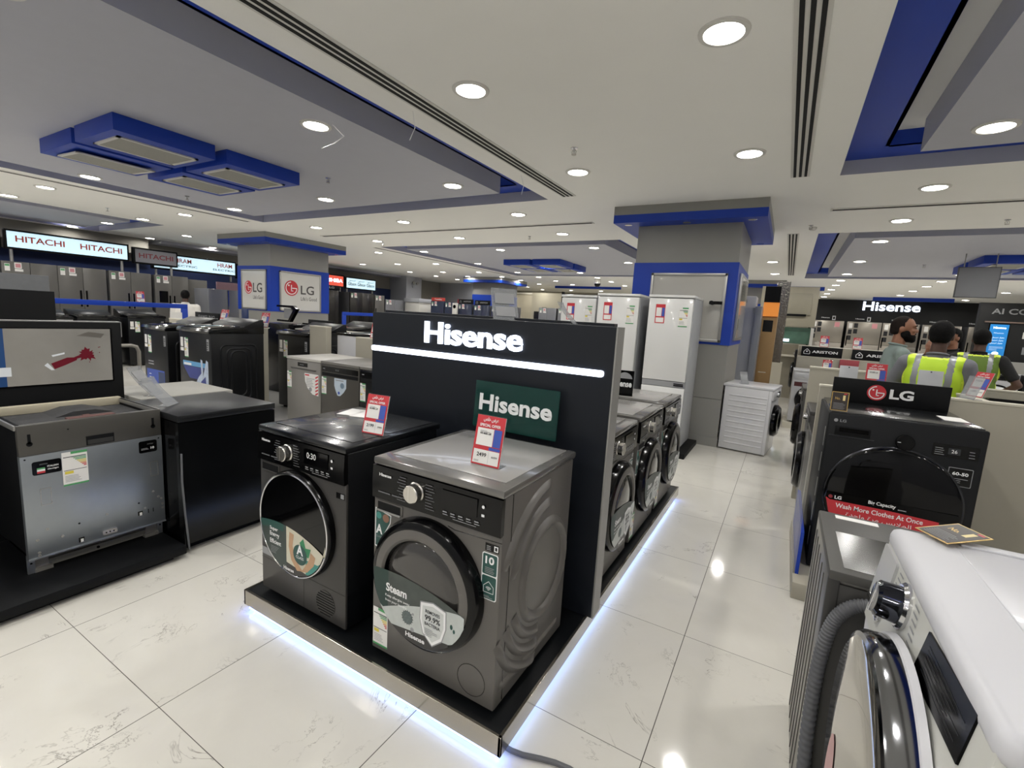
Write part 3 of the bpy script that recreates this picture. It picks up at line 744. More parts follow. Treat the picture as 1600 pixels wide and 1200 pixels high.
# ------------------------------------------------------------------ price tags and acrylic cards
AR = '\u0639\u0631\u0636 \u062e\u0640\u0640\u0627\u0635'
import unicodedata
AR_VIS = '\uFEBA\uFE8E\uFEA7 \uFEBD\uFEAE\uFECB'   # visual order, presentation forms
def price_tag(label, loc, rz, price, old, scale=1.0, tilt=12, off='44.48% off', group='red special offer price tags'):
    t = thing('price_tag', label, 'price tag', loc, rz, group)
    W, H = .125 * scale, .19 * scale
    R = Matrix.Rotation(math.radians(-tilt), 4, 'X')
    mb = MB(); mb.M = R; y = -.0030
    mb.box(-W / 2, W / 2, -.0012, .0012, .002, H, PAPER)
    a, b = -W / 2, W / 2
    mb.rect(a, b, .002, H, y + .0012, RED)
    mb.rect(a + .010 * scale, a + .082 * scale, .076 * scale, .142 * scale, y, PAPER); mb.rect(a + .084 * scale, b - .008 * scale, .076 * scale, .142 * scale, y, PBLUE)
    mb.rect(a + .070 * scale, b - .006 * scale, .062 * scale, .073 * scale, y, PBLUE)
    mb.rect(a + .006 * scale, b - .006 * scale, .008 * scale, .060 * scale, y, PAPER); mb.rect(a + .073 * scale, a + .0738 * scale, .010 * scale, .058 * scale, y - .0004, PRINTG)
    y -= .0008
    mb.txt(AR_VIS, 0, .166 * scale, PRINTW, y, h=.019 * scale, w=.066 * scale, bold=.02, align='c')
    mb.txt('SPECIAL OFFER', 0, .148 * scale, PRINTW, y, h=.011 * scale, w=.092 * scale, bold=.025, align='c')
    mb.txt(price, a + .022 * scale, .034 * scale, INK, y, h=.015 * scale, w=.042 * scale, bold=.02)
    mb.txt(old, a + .086 * scale, .034 * scale, INK, y, h=.008 * scale, w=.026 * scale)
    mb.txt(off, a + .022 * scale, .118 * scale, INK, y, h=.008 * scale, w=.050 * scale, bold=.02)
    mb.lines(a + .022 * scale, a + .07 * scale, .127 * scale, .135 * scale, y, PRINTG, 2, .4, 1); mb.lines(a + .012 * scale, a + .05 * scale, .014 * scale, .022 * scale, y, PRINTG, 2, .4, 2)
    mb.build('card', t, smooth=False)
    g = MB(); g.M = R
    g.box(-W / 2 - .002, W / 2 + .002, .0014, .0034, 0, H + .003, GLASS)
    g.M = Matrix(); g.box(-W / 2, W / 2 + .004, .0, .05 * scale, 0, .003, GLASS, .001)
    g.build('stand', t)
    return t
tops = IZ + .841
price_tag('red special-offer tag priced 2499 on the graphite washer', (-.925, 1.44, tops), .02, '2499', '4499', 1.0)
price_tag('red special-offer tag priced 2199 on the black dryer', (-1.565, 1.485, tops), .12, '2199', '3999', .95, 14)
t = thing('acrylic_sign', 'clear green-tinted acrylic sign with white letters leaning behind the graphite washer', 'sign', (-1.105, 1.955, tops))
R = Matrix.Rotation(math.radians(-4), 4, 'X')
mb = MB(); mb.M = R; mb.box(-.235, .235, -.003, .003, 0, .235, mat('tinted_acrylic', '#17453e', .05, spec=.5, alpha=.55), .001); mb.build('pane', t, smooth=False)
mb = MB(); mb.M = R; mb.txt('Hisense', -.205, .088, PRINTW, -.004, h=.085, w=.41, bold=.03); mb.build('lettering', t, smooth=False)
t = thing('acrylic_sign', 'small black sign with white letters on the farthest washer behind the sign wall', 'sign', (-1.075, 3.60, tops), .18)
mb = MB().box(-.09, .09, -.003, .003, 0, .20, BLACK, .001); mb.txt('Hisense', 0, .07, PRINTW, -.004, h=.05, w=.155, bold=.03, align='c'); mb.flat(circ(.02, .125, .06, 20, .2, PI - .2), -.0036, PRINTG); mb.build('plate', t, smooth=False)
for l, x, y, rz in (('white instruction card lying on the black dryer, left one', -1.985, 1.735, .3), ('white instruction card lying on the black dryer, beside its price tag', -1.90, 1.745, .3)):
    mb = MB().box(-.045, .045, -.075, .075, 0, .002, PAPER); o = plain('paper_card', l, 'card', mb, 'white cards on the dryer'); o.location = (x, y, tops + .0005); o.rotation_euler = (0, 0, rz)
# bent clear holders standing on the sign wall
def clear_holder(label, loc, rz, w, h, lean, card=True, group='clear acrylic holders'):
    t = thing('acrylic_holder', label, 'sign holder', loc, rz, group)
    n = 8; path = [(lean * math.sin(i / n * 1.2), h * i / n) for i in range(n + 1)]
    mb = MB(); th = .004
    for i in range(n):
        (a, z0), (b, z1) = path[i], path[i + 1]
        P = [mb.v((-w / 2, a, z0)), mb.v((w / 2, a, z0)), mb.v((w / 2, b, z1)), mb.v((-w / 2, b, z1))]; Q = [mb.v((-w / 2, a + th, z0)), mb.v((w / 2, a + th, z0)), mb.v((w / 2, b + th, z1)), mb.v((-w / 2, b + th, z1))]
        m = mat('frosted_acrylic', '#9c9fa2', .18, alpha=.5)
        mb.face(P, m); mb.face(Q[::-1], m); mb.face([P[0], P[3], Q[3], Q[0]], m); mb.face([P[1], Q[1], Q[2], P[2]], m)
        if i == 0: mb.face([P[0], Q[0], Q[1], P[1]], m)
        if i == n - 1: mb.face([P[3], P[2], Q[2], Q[3]], m)
    mb.box(-w / 2, w / 2, 0, .06, 0, .003, m); mb.build('sheet', t)
    if card:
        mb = MB()
        for a, b in ((.12, .42), (.52, .86)):
            y0 = lean * math.sin(a * 1.2) - .003; y1 = lean * math.sin(b * 1.2) - .003
            vs = [mb.v((-w * .38, y0, a * h)), mb.v((w * .38, y0, a * h)), mb.v((w * .38, y1, b * h)), mb.v((-w * .38, y1, b * h))]; mb.face(vs, PRINTG)
        mb.build('pocket', t, smooth=False)
clear_holder('tall bent clear brochure holder standing on top of the sign wall', (-1.245, 2.075, IZ + 1.386), .9, .14, .16, .07)
clear_holder('narrow clear holder leaning at the right end of the sign wall top', (-.86, 2.075, IZ + 1.386), 1.75, .10, .10, .09, False)

# ------------------------------------------------------------------ left row: dishwashers and their stand
t = thing('floor_plinth', 'flat black plinth on the floor under the bare-fronted dishwasher', 'plinth', (-3.0, .70, 0))
MB().box(-.85, .10, -1.05, .62, .03, .08, BLACKM, .004).box(-.80, .05, -1.0, .57, 0, .03, BLACKM).build('board', t)
ZINC = mat('zinc_sheet', '#9ba1a6', 0.34, 0.75, vary=.07, scale=14)
t = thing('dishwasher', 'built-in dishwasher with bare zinc door and energy label, on the black plinth', 'dishwasher', (-3.15, 1.02, .08), PI / 2)
W, D, H = .60, .55, .785
mb = MB()
for s in (-1, 1): mb.box(s * W / 2 - (.012 if s > 0 else 0), s * W / 2 + (.012 if s < 0 else 0), .02, D, .10, H - .004, BLACKM)
mb.box(-W / 2, W / 2, D - .012, D, .02, H - .004, BLACKM); mb.box(-W / 2, W / 2, .02, D, .10, .112, BLACKM)
mb.build('casing', t, smooth=False)
mb = MB().box(-.29, .29, .04, D - .02, H - .07, H - .045, mat('insulation_felt', '#3b3b3c', .9, vary=.15, scale=40, bump=.3))
mb.prism([(-.08, H - .045), (.0, H - .02), (.10, H - .02), (.19, H - .045)], .30, D - .03, mat('insulation_felt', '#3b3b3c'), 'y')
mb.build('top_mat', t)
mb = MB()
TRIM = mat('cream_plastic', '#b9b19b', .5)
mb.box(-W / 2, W / 2, D - .05, D - .01, H - .045, H + .004, TRIM, .006)
for s in (-1, 1): mb.box(s * .297 - .012, s * .297 + .012, .02, D - .02, H - .03, H - .006, ALU, .002)
mb.box(-W / 2, W / 2, .01, .05, H - .03, H - .008, ALU, .002)
mb.build('top_frame', t)
MB().box(-.10, .10, .03, .085, H - .012, H - .004, mat('brown_card', '#5d3f3a', .8, vary=.1)).box(-.01, .02, .085, .15, H - .020, H - .012, mat('brown_card', '#5d3f3a')).build('latch_plate', t)
mb = MB().box(-.302, .302, 0, .03, .625, H - .005, mat('facia_grey', '#4c4a46', .42, .2, vary=.03), .002)
for s in (-1, 1): mb.box(s * .262 - .006, s * .262 + .006, -.0012, 0, .685, .735, BLACKM); mb.cyl((s * .262, 0, .685), .012, -.0012, 0, BLACKM, 'y', 14)
mb.box(-.045, .075, -.003, 0, .634, .682, BLACKM); mb.box(-.04, .07, -.0035, 0, .638, .662, mat('recess_grey', '#2a2a29', .6)); mb.cyl((-.115, 0, .735), .004, -.001, 0, BLACKM, 'y', 10)
mb.build('facia', t)
mb = MB().box(-.302, .302, -.004, .03, .085, .625, ZINC, .0015)
for x, z in ((-.285, .61), (.285, .61)): mb.cyl((x, 0, z), .004, -.005, 0, BLACKM, 'y', 10)
for x, z in ((-.225, .23), (-.17, .17), (-.265, .185), (-.262, .115), (-.262, .10), (.02, .225), (.27, .25), (.245, .29), (.29, .20), (.285, .235), (.20, .20), (.29, .175)):
    mb.lathe([(.007, -.004), (.006, -.0065), (.003, -.0065), (.002, -.003)], (x, 0, z), STEEL, 'y', 12)
for x, z in ((-.10, .215), (.17, .24)): mb.cyl((x, 0, z), .005, -.0046, 0, BLACK, 'y', 10)
for x, z in ((-.095, .12), (.175, .175)): mb.box(x - .012, x + .012, -.0046, 0, z - .012, z + .014, BLACK); mb.box(x - .004, x + .008, -.0056, 0, z - .012, z + .006, PAPER)
for x in (.215, .24): mb.box(x - .002, x + .002, -.0046, 0, .165, .19, BLACK)
mb.prism(rrect(-.005, .06, .108, .135, .006), -.010, 0, STEEL)
for x in (.01, .027, .044): mb.cyl((x, 0, .122), .004, -.011, 0, BLACK, 'y', 8)
for x0, z0 in ((-.24, .36), (.235, .385)):
    for q in ((x0, x0 + .042, z0, z0 + .003), (x0, x0 + .042, z0 + .085, z0 + .088), (x0, x0 + .003, z0, z0 + .088), (x0 + .039, x0 + .042, z0, z0 + .088)): mb.box(q[0], q[1], -.006, 0, q[2], q[3], STEEL)
mb.box(-.302, .302, -.008, 0, .085, .092, STEELV)
mb.build('door_panel', t)
mb = MB().prism(rrect(-.262, -.152, .522, .592, .010), -.0055, 0, BLACK)
mb.rect(-.245, -.215, .530, .540, -.0062, RED); mb.rect(-.245, -.215, .540, .550, -.0062, PRINTW); mb.rect(-.245, -.215, .550, .558, -.0062, GREENL)
mb.txt('ITALIAN', -.206, .556, PRINTW, -.0062, h=.009, w=.042, bold=.02); mb.txt('design', -.206, .540, PRINTW, -.0062, h=.010, w=.042, bold=.01); mb.txt('ARISTON', -.235, .572, PRINTG, -.0062, h=.006, w=.03)
mb.build('brand_sticker', t, smooth=False)
mb = MB().prism(rrect(.185, .275, .535, .605, .010), -.0055, 0, BLACK); mb.txt('10', .242, .553, PRINTW, -.0062, h=.014, w=.018, bold=.03); mb.lines(.195, .237, .553, .566, -.0062, PRINTG, 2, .4, 3); mb.txt('ARISTON', .225, .582, PRINTG, -.0062, h=.005, w=.03)
mb.build('guarantee_sticker', t, smooth=False)
mb = MB(); energy_label(mb, -.150, .435, .103, .180, -.0052); mb.build('energy_label', t, smooth=False)
mb = MB()
for s in (-1, 1):
    mb.box(s * .286 - .014, s * .286 + .014, .035, .05, .0, .105, STEELV); mb.box(s * .245 - .028, s * .245 + .028, .05, .10, 0, .10, SILVER); mb.box(s * .24 - .035, s * .24 + .035, .03, .10, 0, .018, SILVER)
    mb.cyl((s * .286, 0, .055), .005, .033, .035, BLACK, 'y', 10)
mb.box(-.25, .25, .07, .085, .02, .10, mat('kick_grey', '#5c5a55', .5)); mb.box(-.25, .25, .055, .07, .008, .042, mat('kick_bar', '#6a6861', .5))
for i in range(22): mb.box(-.21 + i * .02, -.202 + i * .02, .066, .072, .045, .095, mat('kick_grey', '#5c5a55'))
mb.prism(rrect(-.0, .075, .052, .072, .009), .062, .07, TRIM); mb.cyl((-.01, 0, .026), .007, .05, .056, BLACK, 'y', 12)
mb.build('base_frame', t)
# black dishwasher beside it
t = thing('dishwasher', 'plain glossy black dishwasher on the floor, right of the bare zinc one', 'dishwasher', (-2.975, 1.632, 0), PI / 2)
BW = .60
MB().box(-.298, .298, .03, .60, .03, .80, BLACK, .004).build('casing', t)
MB().box(-.30, .30, -.005, .61, .805, .845, mat('worktop_black', '#17181a', .35, vary=.05), .004).build('top_plate', t)
mb = MB().prism([(.0, .80), (.0, .50), (-.006, .44), (-.024, .37), (-.026, .06), (.03, .06), (.03, .80)], -.298, .298, mat('door_black', '#08090a', .24, spec=.35), 'x'); mb.build('door', t)
MB().box(-.28, .28, .05, .09, 0, .055, BLACKM).build('kick_plate', t)
MB().tube([(-.292, -.012, .62), (-.294, -.012, .45), (-.294, -.034, .25), (-.28, -.036, .03)], .006, RUBBER, 8).build('drain_tube', t)
# machine with white top behind
t = thing('dishwasher', 'dishwasher with a bare white top behind the black one', 'dishwasher', (-4.22, 1.715, 0), -PI / 2)
MB().box(-.298, .298, .02, .585, .0, .80, mat('casing_grey', '#77767a', .4), .004).build('casing', t)
MB().box(-.30, .30, 0, .59, .80, .842, mat('top_pale_grey', '#9c9a93', .5, vary=.03), .004).build('top_plate', t)
MB().box(-.298, .298, 0, .02, .08, .79, SILVER, .003).build('door', t)
clear_holder('clear holder leaning on the black dishwasher, nearer of two', (-3.30, 1.46, .846), 2.25, .13, .17, .15, False)
clear_holder('clear holder leaning on the white-topped dishwasher, farther of two', (-3.72, 1.56, .843), 2.25, .14, .19, .16)
# display stand with a screen
t = thing('display_stand', 'black display stand with a lit screen behind the bare-fronted dishwasher', 'display', (-3.80, .50, 0), PI / 2)
MB().box(-.9, .893, 0, .06, 0, 1.335, BLACKM, .003).build('board', t)
MB().box(-.9, .895, -.002, .062, 1.334, 1.340, ALU).box(.893, .897, -.002, .01, 1.24, 1.335, ALU).build('edge_trim_highlight', t, smooth=False)  # short upright strip stands in for a highlight on the board edge
sc = MB().box(-.30, .84, -.012, 0, .955, 1.30, BLACK, .002)
CLOTH = mat('screen_cloth_picture', '#85827c', .25, emit=.22, vary=.45, scale=2.6)
SB = mat('screen_blue', '#22406c', .25, emit=.3); SWINE = mat('screen_wine_red', '#5e1420', .25, emit=.35); SWH = mat('screen_white', '#c3c6c8', .25, emit=.35)
y = -.0128
sc.rect(-.29, .345, .962, 1.293, y, SB); sc.rect(.345, .83, .962, 1.293, y - .0002, CLOTH); sc.rect(-.2, .365, 1.02, 1.072, y - .0006, SWH)
sc.flat([(.535, 1.085), (.55, 1.05), (.60, 1.072), (.655, 1.10), (.66, 1.118), (.61, 1.118)], y - .0006, SWINE)
rr = random.Random(4); sp = []
for i in range(26):
    a = 2 * PI * i / 26; q = (.030 + .022 * rr.random()) * (1.0 if i % 2 else .65); sp.append((.705 + q * math.cos(a) * 1.2, 1.135 + q * math.sin(a)))
sc.flat(sp, y - .0008, SWINE); sc.flat([(.64, 1.105), (.70, 1.12), (.70, 1.145), (.645, 1.12)], y - .0007, SWINE)
for i in range(9): sc.flat(circ(.66 + .12 * rr.random(), 1.075 + .12 * rr.random(), .003, 8), y - .0008, SWINE)
sc.flat([(.545, 1.125), (.60, 1.14), (.60, 1.15), (.54, 1.135)], y - .0006, SWH); sc.flat([(.505, 1.075), (.535, 1.045), (.55, 1.045), (.52, 1.09)], y - .0006, SWH)
sc.flat([(.66, 1.25), (.72, 1.275), (.80, 1.262), (.78, 1.235), (.72, 1.245)], y - .0006, mat('screen_fold', '#5f5b55', .3, emit=.2))
sc.build('screen', t, smooth=False)
t = thing('display_board', 'tall plain black board behind the screen stand', 'display', (-4.6, .55, 0), PI / 2)
MB().box(-.9, .757, 0, .06, 0, 1.51, BLACKM, .003).build('board', t)
t = thing('appliance_crate', 'bare grey metal appliance top peeking over the black board on the far left', 'appliance', (-5.2, .85, 0), PI / 2)
MB().box(-.8, .60, 0, .6, 0, 1.63, mat('galvanised_grey', '#6f7173', .5, .4, vary=.12, scale=25), .004).build('casing', t)
t = thing('metal_rail', 'bent grey tube rail standing right of the screen stand', 'rail', (-4.6, 1.55, 0), PI / 2)
MB().tube([(-.1, 0, 0), (-.1, 0, 1.05), (-.07, 0, 1.10), (-.03, 0, 1.112), (.20, 0, 1.112), (.235, 0, 1.10), (.25, 0, 1.06), (.25, 0, 0)], .014, mat('rail_grey', '#96928a', .4, .5), 12).build('tube', t)

# ------------------------------------------------------------------ silver and grey dishwashers facing the viewer
def dishwasher_front(label, x, y, z, kind):
    t = thing('dishwasher', label, 'dishwasher', (x, y, z), 0, 'dishwashers facing the viewer')
    body = {'silver': SILVER, 'grey': mat('dishwasher_grey', '#57544f', .35, .4, vary=.03), 'black': BLACK}[kind]
    MB().box(-.283, .283, .02, .60, .05, .82, body if kind != 'silver' else SILVER, .004).build('casing', t)
    MB().box(-.285, .285, -.005, .60, .822, .85, mat('top_white_grey', '#b5b2ab', .45) if kind == 'silver' else mat('top_grey', '#716e69', .4), .003).build('top_plate', t)
    d = MB().box(-.284, .284, 0, .025, .10, .818, body, .006)
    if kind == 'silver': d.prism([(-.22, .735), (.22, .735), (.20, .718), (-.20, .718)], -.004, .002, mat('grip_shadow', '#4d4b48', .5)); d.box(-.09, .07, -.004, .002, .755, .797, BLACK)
    else: d.box(-.27, .27, -.004, .002, .745, .80, BLACK); d.box(-.27, .27, -.003, .002, .700, .735, BLACKM); d.rect(-.25, -.22, .769, .778, -.005, PRINTG); d.txt('0:18', -.06, .764, PRINTG, -.005, h=.016, w=.05)
    if kind == 'silver': d.txt('---', -.05, .772, PRINTG, -.005, h=.004, w=.06)
    d = d.build('door', t)
    mb = MB(); energy_label(mb, -.278, .50, .075, .185, -.0015); mb.build('energy_label', t, smooth=False)
    if kind == 'silver':
        mb = MB(); mb.flat([(.02, .69), (.25, .69), (.25, .46), (.15, .47), (.07, .53), (.03, .60)], -.0015, PAPER); mb.rect(.03, .10, .665, .68, -.002, RED)
        for i in range(6): mb.flat([(.20, .66 - i * .036), (.245, .68 - i * .036), (.245, .662 - i * .036), (.20, .642 - i * .036)], -.002, RED)
        mb.lines(.05, .19, .55, .65, -.002, PRINTG, 6, .35, 3); mb.flat(circ(.12, .52, .025, 14), -.002, PRINTG); mb.build('promo_sticker', t, smooth=False)
    elif kind == 'grey':
        mb = MB(); mb.flat([(-.08, .69), (.10, .69), (.10, .60), (.06, .55), (.01, .51), (-.03, .51), (-.06, .56), (-.08, .61)], -.0015, mat('print_ice', '#b9c6d2', .4, vary=.15, scale=25)); mb.rect(-.06, .06, .665, .675, -.002, PRINTG); mb.flat(circ(.04, .62, .03, 14), -.002, mat('print_steelblue', '#6b8092', .4)); mb.flat(circ(-.01, .54, .016, 12), -.002, PBLUE); mb.build('promo_sticker', t, smooth=False)
    mb = MB().box(-.26, .26, .05, .08, 0, .10, BLACKM); mb.build('kick_plate', t)
t = thing('floor_plinth', 'low pale plinth under the dishwashers facing the viewer', 'plinth', (-3.9, 3.6, 0))
MB().box(-1.0, .95, -.42, .40, 0, .10, BEIGEL, .004).build('board', t)
dishwasher_front('silver dishwasher with a red-edged sticker, left of the grey one', -4.485, 3.25, .10, 'silver')
dishwasher_front('dark grey dishwasher with a pale shield sticker, right of the silver one', -3.905, 3.25, .10, 'grey')
dishwasher_front('black dishwasher mostly hidden by the left edge of the sign wall', -3.325, 3.25, .10, 'black')

# ------------------------------------------------------------------ top-loading washers
TLB = mat('toploader_black', '#131416', .32, .0, spec=.3)
def top_loader(label, loc, rz, w=.68, d=.66, h=1.0, kind='plain', group='black top-loading washers', body=None):
    t = thing('top_loader', label, 'washing machine', loc, rz, group)
    body = body or TLB
    mb = MB().box(-w / 2, w / 2, 0, d, .03, h - .05, body, .012)
    def sq(a, b, z0, z1, r=.07): return rrect(a, b, z0, z1, r)
    for a, q in ((.10, .012), (.17, .010), (.22, .009)):
        mb.ridge([(p[0], p[1]) for p in sq(a, d - a, .08 + a, h - .12 - a * .6)], w / 2, .012, q * .8, body, True)
    mb.build('cabinet', t)
    mb = MB()
    for sx in (-1, 1):
        for yy in (.06, d - .06): mb.cyl((sx * (w / 2 - .06), yy, 0), .025, 0, .035, BLACKM, 'z', 12)
    mb.build('feet', t)
    rim = MB().prism([(-.022, h - .055), (-.026, h - .035), (-.010, h - .005), (.05, h), (d * .60, h + .025), (d, h + .03), (d, h - .055)], -w / 2 - .006, w / 2 + .006, mat('rim_gloss_black', '#0a0b0d', .14, spec=.45), 'x', .008)
    rim.build('top_frame', t)
    MB().prism([(.03, h + .004), (.07, h + .012), (d * .58, h + .032), (d * .58, h + .02), (.03, h - .002)], -w / 2 + .05, w / 2 - .05, DARKGLASS, 'x', .004).build('lid', t)
    c = MB().prism([(d * .60, h + .02), (d * .64, h + .045), (d * .92, h + .115), (d * .99, h + .115), (d, h + .06), (d, h + .0)], -w / 2 - .004, w / 2 + .004, mat('console_black', '#17181a', .34, spec=.3), 'x', .008)
    c.build('console', t)
    mb = MB(); mb.box(-.10, .06, d * .70, d * .72, h + .061, h + .064, CHROME); mb.build('console_trim', t, smooth=False)
    mb = MB(); y = -.0012
    mb.rect(-w / 2 + .04, -w / 2 + .10, h - .24, h - .13, y, PAPER); mb.rect(-w / 2 + .035, -w / 2 + .11, h - .29, h - .25, y, PAPER); mb.build('price_sticker', t, smooth=False)
    mb = MB(); energy_label(mb, -w / 2 + .125, h - .36, .085, .23, y); mb.build('energy_label', t, smooth=False)
    mb = MB(); mb.rect(w / 2 - .09, w / 2 - .04, h - .25, h - .12, y, PRINTG); mb.lines(w / 2 - .085, w / 2 - .05, h - .24, h - .14, y - .0006, INK, 4, .5, 2); mb.build('badge_sticker', t, smooth=False)
    if kind == 'blue':
        mb = MB(); mb.rect(-w / 2 + .06, w / 2 - .10, h - .86, h - .57, y, PBLUE); mb.rect(.05, w / 2 - .11, h - .84, h - .59, y - .0006, mat('print_dim_blue', '#2a3c63', .4, vary=.3)); mb.lines(-w / 2 + .12, -w / 2 + .2, h - .72, h - .60, y - .0006, PRINTW, 3, .25, 5)
        mb.lines(-w / 2 + .11, -w / 2 + .33, h - .51, h - .44, y, PRINTG, 2, .45, 6); mb.build('promo_sticker', t, smooth=False)
    elif kind == 'water':
        WAT = mat('print_splash', '#b9c6da', .35, vary=.45, scale=22)
        mb = MB(); mb.rect(-w / 2 + .08, w / 2 - .12, h - .455, h - .40, y, mat('print_sky', '#5fa0cf', .4)); mb.flat([(-w / 2 + .08, h - .46), (w / 2 - .16, h - .46), (w / 2 - .25, h - .60), (-w / 2 + .22, h - .60)], y, mat('print_indigo', '#2b3a86', .4, vary=.3))
        mb.flat([(.12, h - .36), (.16, h - .37), (.17, h - .55), (.24, h - .36), (.28, h - .38), (.28, h - .70), (.30, h - .98), (-.02, h - .98), (.02, h - .88), (.08, h - .80), (-.02, h - .68), (.06, h - .58), (.13, h - .52)], y - .0006, WAT)
        mb.flat([(.12, h - .62), (.22, h - .55), (.24, h - .72), (.16, h - .80), (.08, h - .74)], y - .0010, mat('print_indigo', '#2b3a86')); mb.lines(-w / 2 + .08, -w / 2 + .2, h - .95, h - .66, y, PRINTG, 6, .3, 9)
        mb.lines(-w / 2 + .10, -w / 2 + .36, h - .45, h - .405, y - .0006, PRINTW, 1, .6, 6); mb.build('promo_sticker', t, smooth=False)
    elif kind == 'bluesquare':
        mb = MB(); mb.rect(-.12, .06, h - .80, h - .50, y, mat('print_royal_blue', '#1f4fb5', .4)); mb.lines(-.05, .04, h - .79, h - .77, y - .0006, PRINTW, 1, .6, 2); mb.build('promo_sticker', t, smooth=False)
    elif kind == 'red':
        mb = MB(); mb.rect(w / 2 - .22, w / 2 - .02, h - .50, h - .30, y, RED); mb.lines(w / 2 - .20, w / 2 - .04, h - .48, h - .32, y - .0006, PRINTW, 3, .3, 2); mb.build('promo_sticker', t, smooth=False)
    return t
t = thing('floor_plinth', 'low grey plinth under the black top-loaders left of the dishwashers', 'plinth', (-6.1, 3.5, 0))
MB().box(-1.35, 1.12, -.75, 1.12, 0, .10, GREYP, .004).build('board', t)
top_loader('black top-loader with a splashing-water sticker and embossed side', (-5.89, 2.85, .10), 0, .70, .62, 1.09, 'water')
top_loader('black top-loader with a blue sticker, left of the splash-sticker one', (-6.95, 2.90, .10), 0, .62, .62, 1.05, 'blue')
top_loader('black top-loader with a plain blue square, behind the silver dishwasher', (-5.66, 3.95, .10), 0, .66, .60, 1.06, 'bluesquare')
top_loader('dark top-loader at the far left seen over the screen stand, left one', (-12.0, 4.05, 0), PI / 2, .68, .66, 1.04)
top_loader('dark top-loader with a red sticker, beyond the blue-sticker one', (-12.0, 4.88, 0), PI / 2, .70, .66, 1.08, 'red')
top_loader('white top-loader peeking out behind the screen stand', (-12.0, 3.32, 0), PI / 2, .66, .66, 1.02, 'plain', None, WHITE)
def partition(label, x0, x1, y0, y1, h, m=BEIGE, cap=BEIGEL):
    t = thing('partition_panel', label, 'partition', ((x0 + x1) / 2, (y0 + y1) / 2, 0), 0, 'low beige partitions')
    dx, dy = (x1 - x0) / 2, (y1 - y0) / 2
    MB().box(-dx, dx, -dy, dy, 0, h - .015, m).build('panel', t, smooth=False)
    MB().box(-dx - .004, dx + .004, -dy - .004, dy + .004, h - .015, h, cap, .002).build('top_edge', t, smooth=False)
    return t
partition('beige partition end right of the splash-sticker top-loader', -8.0, -5.66, 3.535, 3.60, 1.205)
partition('beige partition behind the blue-square top-loader', -5.325, -5.01, 3.955, 4.035, 1.262)
partition('short beige partition left of the sign wall, behind the grey dishwasher', -4.58, -2.9, 4.05, 4.13, 1.165)
def sign_board(label, loc, rz, w, h, text, col=PRINTW, base=BLACKM, logo=None, tw=.55, th=.4, group='small brand boards'):
    t = thing('brand_board', label, 'sign', loc, rz, group)
    MB().box(-w / 2, w / 2, 0, .025, 0, h, base, .002).build('board', t)
    mb = MB()
    if logo == 'house':
        cx, cz, s = -w * .36, h * .5, h * .26
        for a, b in (((-1, .0), (0, 1)), ((0, 1), (1, 0)), ((1, 0), (1, -1)), ((1, -1), (-1, -1)), ((-1, -1), (-1, 0))):
            d = Vector((b[0] - a[0], b[1] - a[1])); n_ = Vector((-d.y, d.x)).normalized() * .10
            mb.flat([(cx + s * (a[0] + n_.x), cz + s * (a[1] + n_.y)), (cx + s * (b[0] + n_.x), cz + s * (b[1] + n_.y)), (cx + s * (b[0] - n_.x), cz + s * (b[1] - n_.y)), (cx + s * (a[0] - n_.x), cz + s * (a[1] - n_.y))], -.001, col)
        mb.flat([(cx, cz + s * .35), (cx + s * .35, cz), (cx + s * .2, cz - s * .3), (cx - s * .2, cz - s * .3), (cx - s * .35, cz)], -.001, col)
    if text: mb.txt(text, w * .08 if logo else 0, h * (.5 - th / 2), col, -.001, h=h * th, w=w * tw, bold=.025, align='c')
    if logo == 'lg': lg_mark(mb, -w * .11, h * .55, h * .32, -.001)
    mb.build('lettering', t, smooth=False)
    return t
t = thing('shelf_block', 'plain ledge behind the blue-square top-loader', 'shelf', (-5.7, 4.72, 0)); MB().box(-.5, .5, -.13, .13, 0, 1.17, BEIGE).build('block', t, smooth=False)
sign_board('black brand board with pale letters behind the splash-sticker top-loader', (-7.02, 3.565, 1.205), 0, .60, .125, 'SAMSUNG', PRINTG, tw=.7)
sign_board('black brand board with pale letters right of the beige partition end', (-6.02, 4.66, 1.172), 0, .58, .13, 'SAMSUNG', PRINTG, tw=.75)
sign_board('small dark board with blue sheet in front of the white-poster column', (-6.12, 3.57, 1.205), 0, .12, .22, '', PRINTG, mat('board_blue', '#23396b', .4))
for l, loc in (('red-topped tag between the two left black top-loaders', (-6.62, 3.567, 1.206)), ('red-topped tag at the right back corner of the splash-sticker top-loader', (-5.70, 3.567, 1.206)), ('red-topped tag on the partition just left of the sign wall', (-4.30, 4.09, 1.166))):
    price_tag(l, loc, .25, '1899', '2999', 1.0, 16)
# white machine and its loose lids beyond the partition
t = thing('washing_machine', 'white machine seen between the beige partitions left of the sign wall', 'washing machine', (-4.80, 4.12, 0))
MB().box(-.20, .20, 0, .6, .02, 1.16, WHITE, .008).build('cabinet', t); MB().box(-.21, .21, -.01, .6, 1.16, 1.19, BLACK, .006).build('lid', t)
t = thing('top_loader', 'black top-loader with its lid raised, in front of the white-poster column', 'washing machine', (-7.05, 4.60, 0))
MB().box(-.34, .34, 0, .66, .0, 1.20, BLACK, .01).build('cabinet', t)
MB().prism([(-.40, .02), (-.06, .02), (.12, .24), (.02, .29), (-.40, .29), (-.41, .26), (-.03, .25), (.03, .22), (-.10, .05), (-.40, .05)], .30, .36, BLACK).box(.10, .9, .42, .5, 0, .02, BLACK).build('raised_lid', t).location = (0, 0, 1.2)
mb = MB().prism([(-.22, .08), (-.10, .08), (.0, .20), (-.05, .24), (-.22, .24)], .31, .35, PRINTG); mb.build('lid_window', t).location = (0, 0, 1.2)
